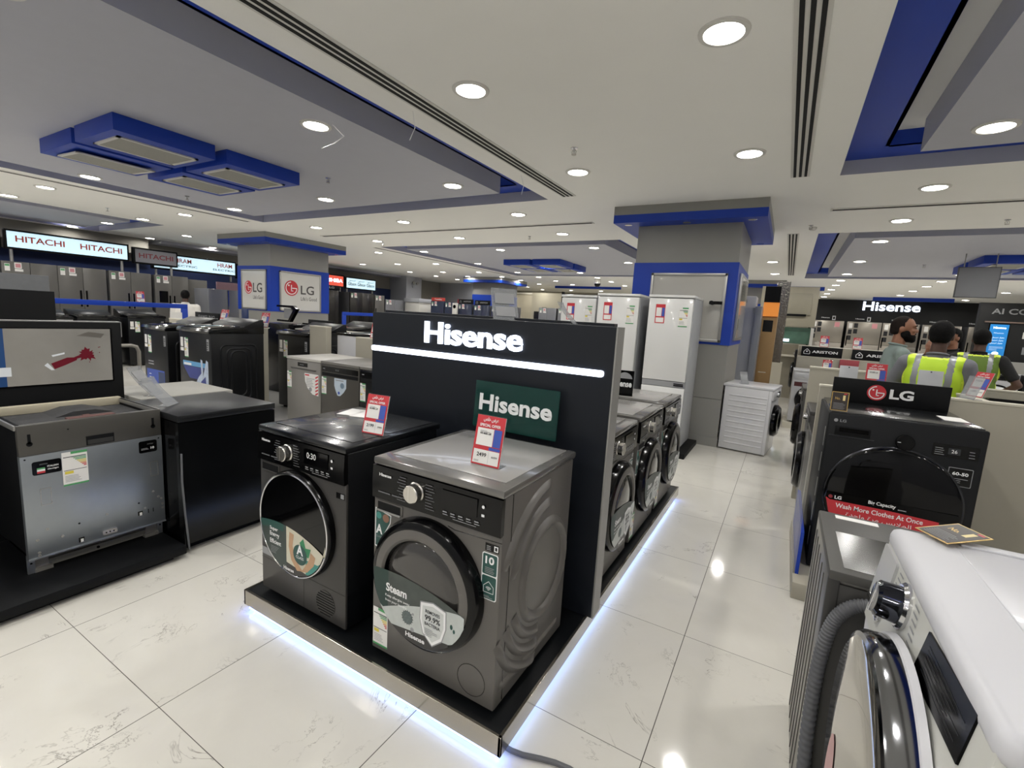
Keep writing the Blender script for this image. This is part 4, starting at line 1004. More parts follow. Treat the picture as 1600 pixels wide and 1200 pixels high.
top_loader('white top-loader behind the low beige partition, left of the sign wall', (-6.5, 5.40, 0), 0, .66, .62, 1.16, 'plain', None, WHITE)

# ------------------------------------------------------------------ refrigerators and wall signs
FRD = mat('fridge_graphite', '#63615d', .34, .15, vary=.03); FRN = mat('fridge_navy_glass', '#333a50', .2); FRS = mat('fridge_silver', '#7c7d82', .34, .2, vary=.03)
FRB = mat('fridge_black_steel', '#3a3836', .24, .6); FRI = mat('fridge_inox', '#9a948b', .30, .6, vary=.03); FRW = mat('fridge_white', '#d8d8d6', .22, coat=.4); BROWN = mat('carton_brown', '#5a4234', .8, vary=.08)
def fridge(label, loc, rz, w=.9, h=1.86, d=.7, m=None, doors=2, stickers=1, handle='slot', group=None, horiz=None, ice=False):
    t = thing('refrigerator', label, 'refrigerator', loc, rz, group); m = m or FRD
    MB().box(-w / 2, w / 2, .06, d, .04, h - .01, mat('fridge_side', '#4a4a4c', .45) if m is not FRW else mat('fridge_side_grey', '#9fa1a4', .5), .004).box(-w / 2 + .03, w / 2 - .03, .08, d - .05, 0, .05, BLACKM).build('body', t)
    g = .003
    if horiz: rects = [(-w / 2, w / 2, .05, horiz), (-w / 2, w / 2, horiz + .012, h)]
    else: rects = [(-w / 2 + w * i / doors + g, -w / 2 + w * (i + 1) / doors - g, .05, h) for i in range(doors)]
    for i, (a, b, z0, z1) in enumerate(rects):
        dm = MB().box(a, b, 0, .058, z0, z1, m, .006); dr = dm.build('door', t)
        if handle == 'slot':
            hx = b - .07 if i == 0 and doors == 2 and not horiz else a + .03
            MB().box(hx, hx + .035, -.003, .003, h * .52, h * .72, BLACK).build('handle', dr, smooth=False)
        elif handle == 'bar':
            hx = b - .05 if i == 0 else a + .03
            MB().box(hx, hx + .025, -.035, -.02, h * .35, h * .62, FRB, .006).box(hx + .005, hx + .02, -.02, 0, h * .36, h * .38, FRB).box(hx + .005, hx + .02, -.02, 0, h * .59, h * .61, FRB).build('handle', dr)
    if stickers:
        mb = MB(); mb.rect(-w / 2 + .05, -w / 2 + .13, h - .20, h - .05, -.0012, PAPER); mb.rect(-w / 2 + .055, -w / 2 + .125, h - .10, h - .06, -.0018, GREENL); mb.build('energy_sticker', t, smooth=False)
        mb = MB(); mb.rect(-w / 2 + .20, -w / 2 + .31, h - .14, h - .02, -.0012, PAPER); mb.rect(-w / 2 + .215, -w / 2 + .295, h - .12, h - .04, -.0018, REDL); mb.rect(-w / 2 + .20, -w / 2 + .33, h - .20, h - .15, -.0012, PAPER); mb.build('price_sticker', t, smooth=False)
    if ice:
        MB().box(-w / 2 + .10, -w / 2 + .30, -.004, .004, h * .62, h * .78, BLACK).build('dispenser', t, smooth=False)
    return t
t = thing('floor_plinth', 'long dark plinth under the fridges along the left wall', 'plinth', (-14.7, 8.0, 0))
MB().box(-.5, .6, -6.5, 7.4, 0, .20, BLACKM).build('board', t)
GL = 'dark fridges along the left wall'
for y, l, kw in ((2.80, 'dark double-door fridge half hidden behind the black boards at the far left', {}), (3.70, 'dark double-door fridge just left of the blue rail, behind the black boards', {}),
                 (4.58, 'dark double-door fridge under the lit sign, first one clear of the black boards', {}), (5.51, 'dark double-door fridge under the right end of the lit sign', {}), (6.42, 'dark fridge with a black dispenser, left of the man in white', {'ice': True, 'w': .80})):
    kw.setdefault('w', .88); fridge(l, (-14.3, y, .20), PI / 2, group=GL, **kw)
fridge('dark narrow fridge behind the man in white', (-14.5, 7.12, .20), PI / 2, .58, 1.82, .65, group=GL, doors=1, stickers=0)
t = thing('refrigerator', 'pale silver fridge left of the white-poster column', 'refrigerator', (-13.0, 7.12, 0), PI / 2)
MB().box(-.45, .45, .06, .7, 0, 1.78, FRS, .006).build('body', t)
for s in (-1, 1): MB().box(-.45 if s < 0 else .06, .03 if s < 0 else .45, 0, .058, .05, 1.78, FRS, .008).build('door', t)
MB().box(.035, .055, -.02, .03, .3, 1.76, CHROME).build('handle', t)
sign_board('pale pink board lying on top of the silver fridge', (-13.0, 7.25, 1.78), PI / 2, .75, .19, '', PRINTW, mat('board_pink', '#a07f84', .5))
t = thing('refrigerator', 'tall black steel fridge under the red sign, right of the white-poster column', 'refrigerator', (-14.3, 11.15, .20), PI / 2, GL)
def steel_pair(y, label):
    fridge(label, (-14.3, y, .20), PI / 2, 1.18, 1.88, .7, FRB, 2, 1, 'bar', GL)
bpy.data.objects.remove(t)
steel_pair(11.25, 'black steel double-door fridge under the red sign, right of the white-poster column')
steel_pair(12.95, 'black steel double-door fridge under the right-hand lit sign')
fridge('dark single-door fridge right of the steel double-doors', (-14.3, 13.85, .20), PI / 2, .5, 1.85, .7, FRD, 1, 1, 'slot', GL)
fridge('lower dark double-door fridge left of the white cartons at the far wall', (-14.3, 14.7, .10), PI / 2, 1.05, 1.82, .7, FRS, 2, 1, 'slot', GL)
sign_board('black header board above the left black steel fridge', (-14.36, 11.3, 2.10), PI / 2, 1.3, .16, 'LG      LG', PRINTG, BLACKM, tw=.6, th=.45)
def carton(label, loc, dims, m, name='carton'):
    t = thing(name, label, 'box', loc, 0, 'cartons near the left back corner')
    w, d, h = dims
    MB().box(-w / 2, w / 2, -d / 2, d / 2, 0, h, m, .006).build('shell', t); MB().box(-w / 2 - .002, w / 2 + .002, -.03, .03, h - .001, h + .002, mat('tape', '#a99a80', .4)).build('tape', t, smooth=False)
carton('tall white carton right of the far dark fridges', (-13.9, 15.68, 0), (.8, .75, 1.88), WHITE2)
carton('pale flat carton lying on the tall white carton', (-13.9, 15.68, 1.883), (.85, .85, .16), WALLL)
carton('brown carton stack behind the far fridge row', (-15.0, 17.4, 0), (.9, 1.3, 2.05), BROWN)
# lit signs on poles
def wall_sign(label, y0, y1, z0, z1, texts, lit=True, col=RED, base=None, x=-14.5):
    w = y1 - y0; h = z1 - z0
    t = thing('wall_sign', label, 'sign', (x, (y0 + y1) / 2, 0), PI / 2, 'hanging brand signs along the left wall')
    MB().box(-w / 2 - .04, w / 2 + .04, .0, .12, z0 - .04, z1 + .04, BLACKM, .004).build('case', t)
    mb = MB().box(-w / 2, w / 2, -.006, .01, z0, z1, base or SIGNLIT); 
    for s, cx, cz, hh, ww, c in texts: mb.txt(s, cx * w, z0 + cz * h, c, -.008, h=hh * h, w=ww * w, bold=.018, align='c')
    mb.build('face', t, smooth=False)
    mb = MB()
    for s in (-w / 2 + .06, w / 2 - .10): mb.tube([(s, .06, z0 - .04), (s, .06, 2.068)], .03, ALU, 8)
    mb.build('pole', t)
RLIT = mat('sign_red_letters', '#c8442c', .5)
wall_sign('lit pale blue sign with two red words over the left wall fridges', 3.43, 5.54, 2.37, 2.70, [('HITACHI', -.25, .36, .40, .38, RLIT), ('HITACHI', .26, .36, .40, .38, RLIT)])
wall_sign('lit pale sign cut off by the left picture edge', 1.2, 3.30, 2.37, 2.70, [('HITACHI', -.25, .36, .40, .38, RLIT), ('HITACHI', .26, .36, .40, .38, RLIT)])
wall_sign('unlit grey sign with dark red letters, right of the lit red-lettered one', 5.68, 6.60, 2.34, 2.66, [('HITACHI', 0, .34, .38, .84, mat('sign_maroon', '#7c2f33', .5))], base=mat('sign_unlit', '#85848a', .5), x=-14.42)
wall_sign('lit pale sign with red block letters, left of the white-poster column', 6.2, 8.32, 2.27, 2.62, [('HRAM', -.17, .52, .34, .20, RLIT), ('HRAM', .36, .52, .34, .20, RLIT), ('ELECTRIC', -.15, .22, .16, .30, mat('sign_slate', '#55606c', .5)), ('ELECTRIC', .35, .22, .16, .30, mat('sign_slate', '#55606c', .5))], x=-14.7)
wall_sign('bright white sign edge just left of the white-poster column', 8.42, 9.3, 2.22, 2.58, [('LG', 0, .3, .3, .3, RLIT)], x=-14.7)
wall_sign('lit red sign with white letters right of the white-poster column', 10.7, 12.20, 2.26, 2.62, [('TOSHIBA', .16, .36, .36, .64, LED)], base=mat('sign_red_lit', '#d8543f', .4, emit=.75), x=-14.5)
wall_sign('lit pale sign with three repeated dark words, right of the red sign', 12.36, 13.78, 2.24, 2.60, [('Gibson', -.32, .26, .34, .28, INK), ('Gibson', 0, .26, .34, .28, INK), ('Gibson', .32, .26, .34, .28, INK)] + [('\uFEE6\uFEEE\uFEB4\uFE92\uFEB4\uFECB', k, .66, .18, .24, INK) for k in (-.32, 0, .32)], x=-14.5)
# far left corner: pillar and wall panels
struct(MB().box(RX0, -14.9, 16.0, 17.0, 0, CEIL, WALLL).build('trim_23', smooth=False))
t = thing('emergency_light', 'small twin emergency light high on the pale far-left pillar', 'emergency light', (-14.86, 16.5, 2.55), PI / 2)
MB().box(-.12, .12, 0, .05, 0, .22, WALLL, .005).build('case', t)
for s in (-1, 1): MB().lathe([(.03, 0), (.07, -.08), (.06, -.085), (0, -.06)], (s * .12, 0, .2), ALU, 'y', 16).build('lamp_head', t)
struct(MB().box(-15.9, -13.4, 19.6, 19.8, 0, CEIL, mat('wall_grey_blue', '#a5a7ae', .65, vary=.03)).build('wall_back_grey', smooth=False))
for k, (a, b) in enumerate(((-13.2, -10.2), (-9.9, -7.6))):
    mb = MB().box(a, b, 21.6, 21.7, 0, 2.70, mat('panel_beige', '#b0a893', .6, vary=.03))
    for q in ((a, a + .08), (b - .08, b)): mb.box(q[0], q[1], 21.55, 21.72, 0, 2.78, BEIGEL)
    mb.box(a, b, 21.55, 21.72, 2.70, 2.78, BEIGEL)
    struct(mb.build('door_%d' % (k + 1), smooth=False))

# far row of fridges (facing the viewer)
GF = 'fridges of the far row'
xs = [(-14.3, -13.55, FRN, 2.02), (-13.5, -13.0, FRN, 2.0), (-12.75, -12.0, FRN, 1.95), (-11.9, -11.1, FRN, 1.93), (-11.0, -10.4, FRN, 1.91), (-10.35, -9.95, FRN, 1.93), (-8.72, -7.95, FRS, 1.94), (-7.88, -7.0, FRS, 1.965), (-6.9, -6.4, FRS, 1.94)]
nm = ['leftmost blue-grey fridge of the far row, under the red topper', 'blue-grey fridge of the far row, right of the one under the red topper', 'blue-grey fridge of the far row under the leftmost black brand board', 'blue-grey fridge under the middle black board in front of the far column', 'narrow blue-grey fridge under the right black board by the far column', 'narrow blue-grey fridge left of the tall clear holder', 'grey fridge of the far row right of the beige booth', 'grey fridge of the far row under the long black sign', 'grey fridge of the far row left of the white freezers']
for (a, b, m, h), l in zip(xs, nm):
    yy = 17.0 if a > -9 else 15.5; q = yy / 17.0; a *= q; b *= q; h = EYE + (h - EYE) * q
    fridge(l, ((a + b) / 2, yy, 0), 0, b - a, h, .66, m, 2 if b - a > .7 else 1, 1, 'slot', GF)
t = thing('standing_bottle_display', 'slim white floor display between the far blue-grey fridges', 'display', (-11.65, 15.3, 0))
MB().box(-.11, .11, 0, .1, 0, 1.92, WHITE2, .01).build('panel', t); MB().cyl((0, 0, 1.78), .07, -.01, 0, BLACK, 'y', 20).build('badge', t)
sign_board('bright red topper on the leftmost far fridge', (-12.7, 15.55, 1.977), 0, .70, .14, 'Toshiba', PRINTW, mat('topper_red', '#c8453f', .4))
sign_board('dull red topper behind the leftmost black board of the far row', (-11.65, 15.75, 1.915), 0, .4, .19, '', PRINTW, mat('topper_dull_red', '#9c4048', .5))
for x, y, l in ((-11.25, 15.51, 'leftmost black brand board on the far fridges'), (-10.45, 15.51, 'middle black brand board on the far fridges'), (-9.60, 15.51, 'right black brand board on the far fridges')):
    sign_board(l, (x, y, 1.915 if x < -11 else 1.897 if x < -10 else 1.897), 0, .72, .18, 'ARISTON', PRINTG, BLACKM, 'house', .5, .3)
# beige booth and lit shop front in the far middle
t = thing('booth_wall', 'plain beige booth panel right of the far column', 'booth', (-9.6, 19.6, 0))
MB().box(-.85, .65, 0, .12, 0, 2.68, mat('booth_beige', '#b9b29c', .6, vary=.05, scale=1.5)).build('panel', t, smooth=False); MB().box(.66, .74, -.02, .14, 0, 2.75, BLACKM).build('post', t); MB().box(-.55, .35, -.3, 0, 0, 1.82, FRB, .01).build('counter', t)
MB().box(-.2, -.02, -.2, -.1, 1.82, 2.02, mat('tap_brown', '#5d5a4e', .5)).build('stand', t)
t = thing('shop_front', 'far shop front with a black fascia, violet light and a round white logo', 'shop front', (-8.1, 20.6, 0))
MB().box(-2.2, 1.6, .1, .2, 0, 2.75, WALLB).build('wall_panel', t, smooth=False); MB().box(-1.7, .6, 0, .1, 2.36, 2.66, BLACKM).build('fascia', t, smooth=False)
MB().box(-1.68, .58, .02, .1, 2.26, 2.36, mat('violet_glow', '#b9aef0', .5, emit=1.2)).build('light_strip', t, smooth=False)
MB().box(-1.68, .58, .05, .1, 1.2, 2.26, WHITE2).build('lit_panel', t, smooth=False)
MB().cyl((.46, 0, 2.50), .15, -.03, 0, LED, 'y', 28).build('logo_disc', t)

# ------------------------------------------------------------------ white freezers by the column
def upright(label, x, w, h, y=5.70):
    t = thing('upright_freezer', label, 'freezer', (x, y, .06), 0, 'tall white freezers beside the wide column')
    d = .66
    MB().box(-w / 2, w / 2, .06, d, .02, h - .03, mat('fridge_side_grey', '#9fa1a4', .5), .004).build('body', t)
    MB().box(-w / 2 - .004, w / 2 + .004, -.002, d, h - .03, h, FRW, .006).build('top_plate', t)
    MB().box(-w / 2 + .006, w / 2 - .006, -.004, .055, .82, h - .04, FRW, .008).build('door', t)
    MB().box(-w / 2 + .006, w / 2 - .006, -.004, .055, .06, .745, FRW, .008).build('lower_door', t)
    MB().box(-w / 2 + .01, w / 2 - .01, .0, .05, .75, .815, PRINTG).build('gap_strip', t, smooth=False)
    MB().box(w / 2 - .13, w / 2 - .02, -.006, -.002, .765, .785, INK).box(w / 2 - .13, w / 2 - .02, -.006, -.002, .79, .80, INK).build('hinge', t, smooth=False)
    mb = MB(); y_ = -.0062
    mb.rect(-w / 2 + .09, -w / 2 + .20, h - .33, h - .11, y_, RED); mb.rect(-w / 2 + .10, -w / 2 + .16, h - .25, h - .15, y_ - .0006, PAPER); mb.rect(-w / 2 + .165, -w / 2 + .195, h - .25, h - .15, y_ - .0006, PBLUE); mb.rect(-w / 2 + .10, -w / 2 + .19, h - .32, h - .265, y_ - .0006, PAPER); mb.build('price_card', t, smooth=False)
    mb = MB(); energy_label(mb, w / 2 - .15, h - .36, .10, .22, y_); mb.build('energy_label', t, smooth=False)
    return t
u1 = upright('tall white freezer standing right, in front of the wide column', -1.21, .51, 1.82)
u2 = upright('tall white freezer with a green leaf sticker, left of its twin', -1.84, .53, 1.82)
mb = MB(); mb.flat([(-.25, 1.22), (-.11, 1.22), (-.07, 1.30), (-.07, 1.42), (-.25, 1.42)], -.0065, INK); mb.flat([(-.25, 1.26), (-.17, 1.28), (-.12, 1.36), (-.15, 1.41), (-.25, 1.41)], -.007, mat('print_leaf', '#2f7d53')); mb.flat(circ(-.21, 1.36, .03, 14), -.0075, YELLOW); mb.build('leaf_sticker', u2, smooth=False)
upright('white freezer mostly hidden behind the left white freezer', -2.44, .5, 1.80, 5.9)
t = thing('floor_plinth', 'dark flat plinth under the white freezers', 'plinth', (-1.6, 6.05, 0)); MB().box(-1.2, .74, -.46, .40, 0, .06, BLACKM, .003).build('board', t)
t = thing('camera_bracket', 'small black camera mounted on the column poster', 'security camera', (-.86, 6.44, 1.84))
MB().cyl((0, 0, 0), .025, -.11, 0, BLACKM, 'y', 14).cyl((.02, -.06, .0), .02, -.05, .10, BLACK, 'x', 14).build('body', t)

# ------------------------------------------------------------------ middle distance right of the column
RIB = mat('ribbed_silver', '#a3a6ac', .32, .2, vary=.03)
def ribbed(label, x0, x1, y, h, n):
    t = thing('ribbed_cabinet', label, 'cabinet', ((x0 + x1) / 2, y, 0), 0, 'ribbed silver cabinets')
    w = x1 - x0
    MB().box(-w / 2, w / 2, 0, .6, 0, h, RIB, .006).build('cabinet', t)
    MB().box(-w / 2, w / 2, .02, .5, h, h + .19, mat('header_grey', '#bcbdc0', .5), .004).cyl((.05, .018, h + .1), .055, -.004, 0, PRINTG, 'y', 22).build('header', t)
    mb = MB()
    for i in range(n): mb.box(-w * .30, w * .12, -.010, 0, .25 + i * (h - .4) / n, .265 + i * (h - .4) / n, mat('rib_light', '#c3c6ca', .3, .1), .004)
    mb.build('louvre', t)
    mb = MB()
    for z, L in ((.35, .18), (.66, .22), (1.0, .25), (1.45, .35)): mb.box(-w * .45, -w * .36, -.004, 0, z, z + L, INK)
    mb.build('side_lettering', t, smooth=False)
ribbed('ribbed silver cabinet right behind the wide column, left of the orange-lit one', -1.0, -.52, 9.0, 1.91, 24)
t = thing('tower_cabinet', 'plain dark silver tower beside the ribbed cabinet', 'cabinet', (-.46, 8.85, 0)); MB().box(-.05, .05, 0, .5, 0, 1.93, mat('tower_grey', '#7d8087', .35, .1), .01).build('cabinet', t)
t = thing('wood_cabinet', 'tan wooden tower cabinet with an orange-lit top', 'cabinet', (-.31, 9.4, 0)); WOOD = mat('wood_tan', '#9a7a4f', .5, vary=.12, scale=6)
MB().box(-.11, .13, 0, .4, 0, 1.76, WOOD, .004).box(-.11, .13, .05, .4, 1.76, 2.03, WOOD).build('cabinet', t); MB().box(-.11, .13, -.01, .05, 2.03, 2.30, BLACKM).build('header', t); MB().box(-.11, .13, .02, .052, 1.79, 2.03, mat('orange_glow', '#e08a3c', .5, emit=.55)).build('light_panel', t, smooth=False); MB().box(-.08, .07, -.004, 0, 1.52, 1.72, BLACK).build('screen', t, smooth=False); MB().box(-.06, .06, -.002, 0, .80, .815, BEIGEL).build('label_strip', t, smooth=False)
t = thing('mirror_column', 'narrow glittering mirror column right of the wooden tower', 'column', (-.22, 11.2, 0)); MB().box(-.08, .16, 0, .25, .9, 2.55, mat('mirror_mosaic', '#8c8a86', .12, 1.0, vary=.5, scale=30, bump=.8)).build('mirror', t, smooth=False); MB().box(-.1, .2, -.01, .27, 0, .9, BEIGE).build('base', t, smooth=False)
STONE = mat('stone_beige', '#8f897a', .35, vary=.14, scale=5)
t = thing('stone_counter', 'beige stone wall and reception counter in the far passage', 'counter', (.1, 13.0, 0))
MB().box(-.75, .42, .0, .15, 1.68, 2.60, mat('stone_pale', '#a8a290', .5, vary=.05), .004).build('upper_wall', t); MB().box(-.40, .30, -.03, 0, 1.95, 2.45, mat('stone_panel', '#9d9887', .5, vary=.04), .01).box(-.38, .22, -.05, -.03, 1.92, 1.97, BLACKM).build('panel', t)
MB().box(.36, .42, -.02, .1, 1.25, 1.66, WHITE2).build('post', t); MB().box(-.5, .36, .1, .14, 1.28, 1.66, mat('green_glass_lit', '#4c6a5a', .2, emit=.12, vary=.5, scale=4)).box(-.45, -.05, .08, .1, 1.32, 1.38, LED).build('window_pane', t)
MB().box(-.8, .6, -.25, .1, 1.02, 1.26, mat('counter_band', '#7d7766', .5)).box(-.8, .6, -.35, .1, .98, 1.02, BEIGEL).box(-.8, .6, -.25, .1, 0, .98, STONE).build('counter', t, smooth=False)
# slightly turned white washer with ribbed side
t = thing('washing_machine', 'white washer with a ribbed side standing alone in the aisle end by the column', 'washing machine', (-.02, 6.72, 0), PI / 2 - .12)
w, d, h = .60, .55, .85
mb = MB().box(-w / 2, w / 2, .01, d, .015, h - .035, WHITE, .008)
mb.M = Matrix.Rotation(0, 4, 'X')
for i in range(10):
    z = .10 + i * .068; mb.ridge([(p, z) for p in (.06, .10, .15, .2, .25, .3, .35, .4, .45, d - .06)], -w / 2, .012, -.009, WHITE)
mb.box(-w / 2 - .0015, w / 2 + .0015, .045, .048, .02, h - .04, PRINTG); mb.build('cabinet', t)
MB().box(-w / 2 - .002, w / 2 + .002, -.01, d + .02, h - .035, h, WHITE, .01).build('lid', t)
MB().lathe([(.20, .01), (.20, -.03), (.17, -.06), (.13, -.065), (.12, -.03), (0, -.05)], (0, 0, .42), BLACK, 'y', 40).build('door', t)
MB().box(-.29, .29, -.006, .012, h - .15, h - .04, WHITE, .003).cyl((-.05, 0, h - .095), .03, -.035, 0, CHROME, 'y', 20).box(.02, .2, -.009, 0, h - .12, h - .07, BLACK).build('control_panel', t)
MB().box(-.29, .29, d, d + .012, .1, h - .1, BLACKM).build('back_panel', t)
clear_holder('clear holder on the white ribbed washer in the aisle', (-.38, 6.6, .851), .7, .10, .15, .07, False)

# ------------------------------------------------------------------ right side: big dryer on its beige island
t = thing('floor_plinth', 'beige kerb plinth under the big charcoal dryer on the right', 'plinth', (.20, 3.05, 0))
MB().box(0, 3.0, 0, 1.04, 0, .10, BEIGE, .004).build('board', t); MB().box(.012, .03, .12, 1.0, .10, .36, BLUE).build('blue_sheet', t, smooth=False); MB().box(.0, .011, .12, .9, .10, .9, mat('clear_panel', '#c8cdd0', .08, trans=.8, alpha=.25)).build('clear_panel', t, smooth=False)
t = thing('tumble_dryer', 'big charcoal dryer with a red door sticker under the black brand board', 'tumble dryer', (.62, 3.31, .10))
W, D, H = .70, .72, .985
mb = MB().box(-W / 2, W / 2, .015, D, .02, H - .012, CHAR, .01)
for i in range(5): mb.box(-W / 2 - .004, -W / 2, .06, .075, .12 + i * .16, .24 + i * .16, ALU, .002)
mb.build('cabinet', t)
MB().box(-W / 2, W / 2, 0, .02, .01, H - .004, CHAR, .012).build('front_panel', t)
MB().box(-W / 2 + .012, W / 2 - .012, .03, D - .01, H - .014, H, mat('top_black_sheen', '#1a1b1d', .18, coat=.3), .004).build('lid', t)
mb = MB().box(-.31, -.14, -.002, .002, .852, .905, BLACKM, .002); mb.box(-.29, -.15, -.004, 0, .872, .896, BLACK); mb.box(-.335, -.12, -.0035, .0, .842, .847, mat('edge_glint', '#3a3b3e', .3, .5)); mb.build('detergent_drawer', t)
mb = MB().lathe([(0, -.022), (.040, -.022), (.043, -.018), (.043, 0)], (.015, 0, .862), BLACK, 'y', 40); mb.rect(-.02, -.005, .860, .863, -.0228, PRINTW); mb.build('knob', t)
mb = MB().prism(rrect(.135, .325, .815, .885, .006), -.0022, 0, BLACK); mb.rect(.20, .25, .832, .866, -.0028, mat('display_dim', '#26282c', .2)); mb.txt('26', .213, .840, PRINTW, -.0034, h=.018, w=.024); mb.lines(.145, .19, .825, .870, -.0028, PRINTG, 4, .25, 3); mb.lines(.285, .318, .825, .872, -.0028, PRINTG, 3, .2, 5); mb.build('display', t, smooth=False)
mb = MB(); mb.txt('LG', -.292, .928, PRINTG, -.0012, h=.016, w=.030, bold=.02); mb.flat(circ(-.312, .936, .010, 18), -.0012, PRINTG); mb.build('logo', t, smooth=False)
d = thing_part('door', t); cx, cz, R = -.008, .512, .312
MB().lathe([(R + .006, 0), (R + .006, -.014), (R, -.020), (R - .004, -.018)], (cx, 0, cz), mat('door_edge_dark', '#3b3c40', .22, .8), 'y', 80).build('door_ring', d)
MB().lathe([(R - .003, -.018), (R - .02, -.026), (.1, -.030), (0, -.031)], (cx, 0, cz), DARKGLASS, 'y', 72).build('door_glass', d)
mb = MB(); y = -.0322; Rs = R - .012
top = lambda x: cz - .005; bot = lambda x: cz - math.sqrt(max(0, Rs * Rs - (x - cx) ** 2))
mb.strip(cx - Rs + .002, cx + Rs - .002, lambda x: max(bot(x), cz - .0), lambda x: max(bot(x), cz - .048), y, BLACK, 24)
mb.strip(cx - Rs + .002, cx + .22, lambda x: max(bot(x), cz - .047 - .04 * max(0, x - cx)), bot, y - .0005, RED, 24)
mb.txt('LG', cx - .255, cz - .038, PRINTW, y - .001, h=.020, w=.034, bold=.03); mb.flat(circ(cx - .275, cz - .028, .011, 16), y - .001, mat('print_dim_red', '#8c2f35', .4))
mb.txt('Big Capacity', cx - .095, cz - .034, PRINTW, y - .001, h=.026, w=.125, bold=.02); mb.lines(cx + .04, cx + .105, cz - .034, cz - .024, y - .001, PRINTG, 1, .6, 2)
mb.txt('Wash More Clothes At Once', cx - .245, cz - .088, PRINTW, y - .001, h=.028, w=.40, bold=.015)
mb.txt('\uFE93\uFEAA\uFEA3\uFE8D\uFEED \uFE93\uFEAE\uFEE3 \uFEB2\uFE91\uFEFC\uFEE4\uFEDF\uFE8D', cx - .19, cz - .132, PRINTW, y - .001, h=.028, w=.30)
mb.build('door_sticker', d, smooth=False)
mb = MB(); mb.prism(rrect(.215, .315, .665, .765, .004), -.0018, 0, PRINTG); mb.prism(rrect(.218, .312, .668, .762, .004), -.0024, 0, BLACK); mb.txt('60-50', .265, .725, PRINTW, -.003, h=.018, w=.065, bold=.03, align='c'); mb.lines(.23, .30, .685, .715, -.003, PRINTG, 3, .3, 2); mb.build('info_sticker', t, smooth=False)
sign_board('black brand board with red round logo on the big charcoal dryer', (.628, 3.93, 1.085), 0, .62, .158, '', PRINTW)
lgb = [o for o in bpy.data.objects if o.name.startswith('brand_board')][-1]
mb = MB(); lg_mark(mb, -.065, .078, .052, -.0014); mb.txt('LG', .005, .045, PRINTW, -.0014, h=.065, w=.125, bold=.035); mb.build('logo', lgb, smooth=False)
GOLD = mat('print_gold', '#b99a5a', .35, .6); COCOA = mat('print_cocoa', '#2b2320', .4, vary=.15, scale=30)
def gold_card(label, loc, rot, w, h, bend=0):
    t = thing('award_card', label, 'card', loc, 0, 'dark award cards'); t.rotation_euler = rot
    mb = MB(); mb.box(-w / 2, w / 2, -.0012, 0, 0, h, GOLD); mb.box(-w / 2 + .004, w / 2 - .004, -.0018, -.0012, .004, h - .004, COCOA); y = -.0022
    mb.txt('No.', -w * .28, h * .58, GOLD, y, h=h * .14, w=w * .3, bold=.02); mb.txt('1', w * .16, h * .55, mat('print_gold_pale', '#dcc98f', .4), y, h=h * .28, w=w * .14, bold=.04); mb.lines(-w * .36, w * .36, h * .1, h * .45, y, PRINTG, 6, .25, 4); mb.rect(w * .2, w * .38, h * .88, h * .93, y, RED)
    mb.build('card', t, smooth=False); return t
gold_card('dark gold-edged award card standing on the left corner of the charcoal dryer', (.315, 3.345, 1.087), (math.radians(-8), 0, 0), .085, .112)
o = plain('paper_card', 'white instruction sheet lying on the right of the charcoal dryer top', 'card', MB().box(-.055, .055, -.09, .09, 0, .0015, PAPER)); o.location = (.885, 3.60, 1.0858)
partition('long beige partition behind the charcoal dryer, running right', .255, 4.2, 4.10, 4.17, 1.165)
partition('short beige partition running back from the long one, right of the board', 1.13, 1.20, 4.175, 4.62, 1.16)
partition('beige partition behind the people in the right aisle', 1.42, 4.2, 5.95, 6.02, 1.12)
partition('beige end panel left of the charcoal dryer island, further back', .215, .62, 4.98, 5.05, 1.24)
t = thing('console_stand', 'small slanted dark console between the right partitions', 'stand', (1.95, 5.2, 0)); MB().prism([(0, 0), (.5, 0), (.5, .98), (0, 1.10)], -.5, .5, BLACKM, 'x').build('cabinet', t, smooth=False)

# ------------------------------------------------------------------ big white front-loader, near right corner (front towards -x)
t = thing('washing_machine', 'big white washing machine with chrome-ringed door, cut off at the lower right', 'washing machine', (.270, 1.12, .065), -PI / 2)
W, D, H = .73, .78, .99
WLG = mat('white_gloss_enamel', '#c6c6ca', .38, spec=.3)
mb = MB().prism([(.0, .02), (.0, H - .25), (.03, H - .06), (.03, H - .03), (D, H - .03), (D, .02)], -W / 2, W / 2, WLG, 'x', .012); mb.build('cabinet', t)
mb = MB().box(-W / 2 - .002, W / 2 + .002, .016, D, H - .05, H, WLG, .020, 4); mb.build('lid', t)
MB().box(-W / 2 + .05, W / 2 - .05, .13, D - .01, H - .004, H + .002, mat('lid_white', '#c6c6cb', .3, coat=.1), .003).box(-W / 2 + .02, -W / 2 + .05, .14, .55, H - .002, H + .006, WLG, .003).build('lid_panel', t)
PAN = mat('panel_white', '#c4c4be', .35)
mb = MB().prism([(-.006, H - .245), (.020, H - .022), (.05, H - .022), (.05, H - .245)], -W / 2 + .008, W / 2 - .008, PAN, 'x', .004); mb.build('control_panel', t)
SL = Matrix.Translation((0, -.006, H - .245)) @ Matrix.Rotation(-math.atan2(.026, .223), 4, 'X')   # frame of the sloping panel, z up from its lower edge
def pz(d): return .2245 - d     # distance below the panel top
DSP = mat('display_black', '#030304', .22, spec=.1)
mb = MB(); mb.M = SL; mb.prism([(.050, pz(.112)), (.292, pz(.092)), (.296, pz(.006)), (.062, pz(.022))], -.0035, 0, DSP)
mb.lines(.085, .28, pz(.085), pz(.03), -.004, mat('print_faint', '#14181c', .5), 7, .15, 7); mb.build('display', t, smooth=False)
kx, kz = -.105, pz(.066)
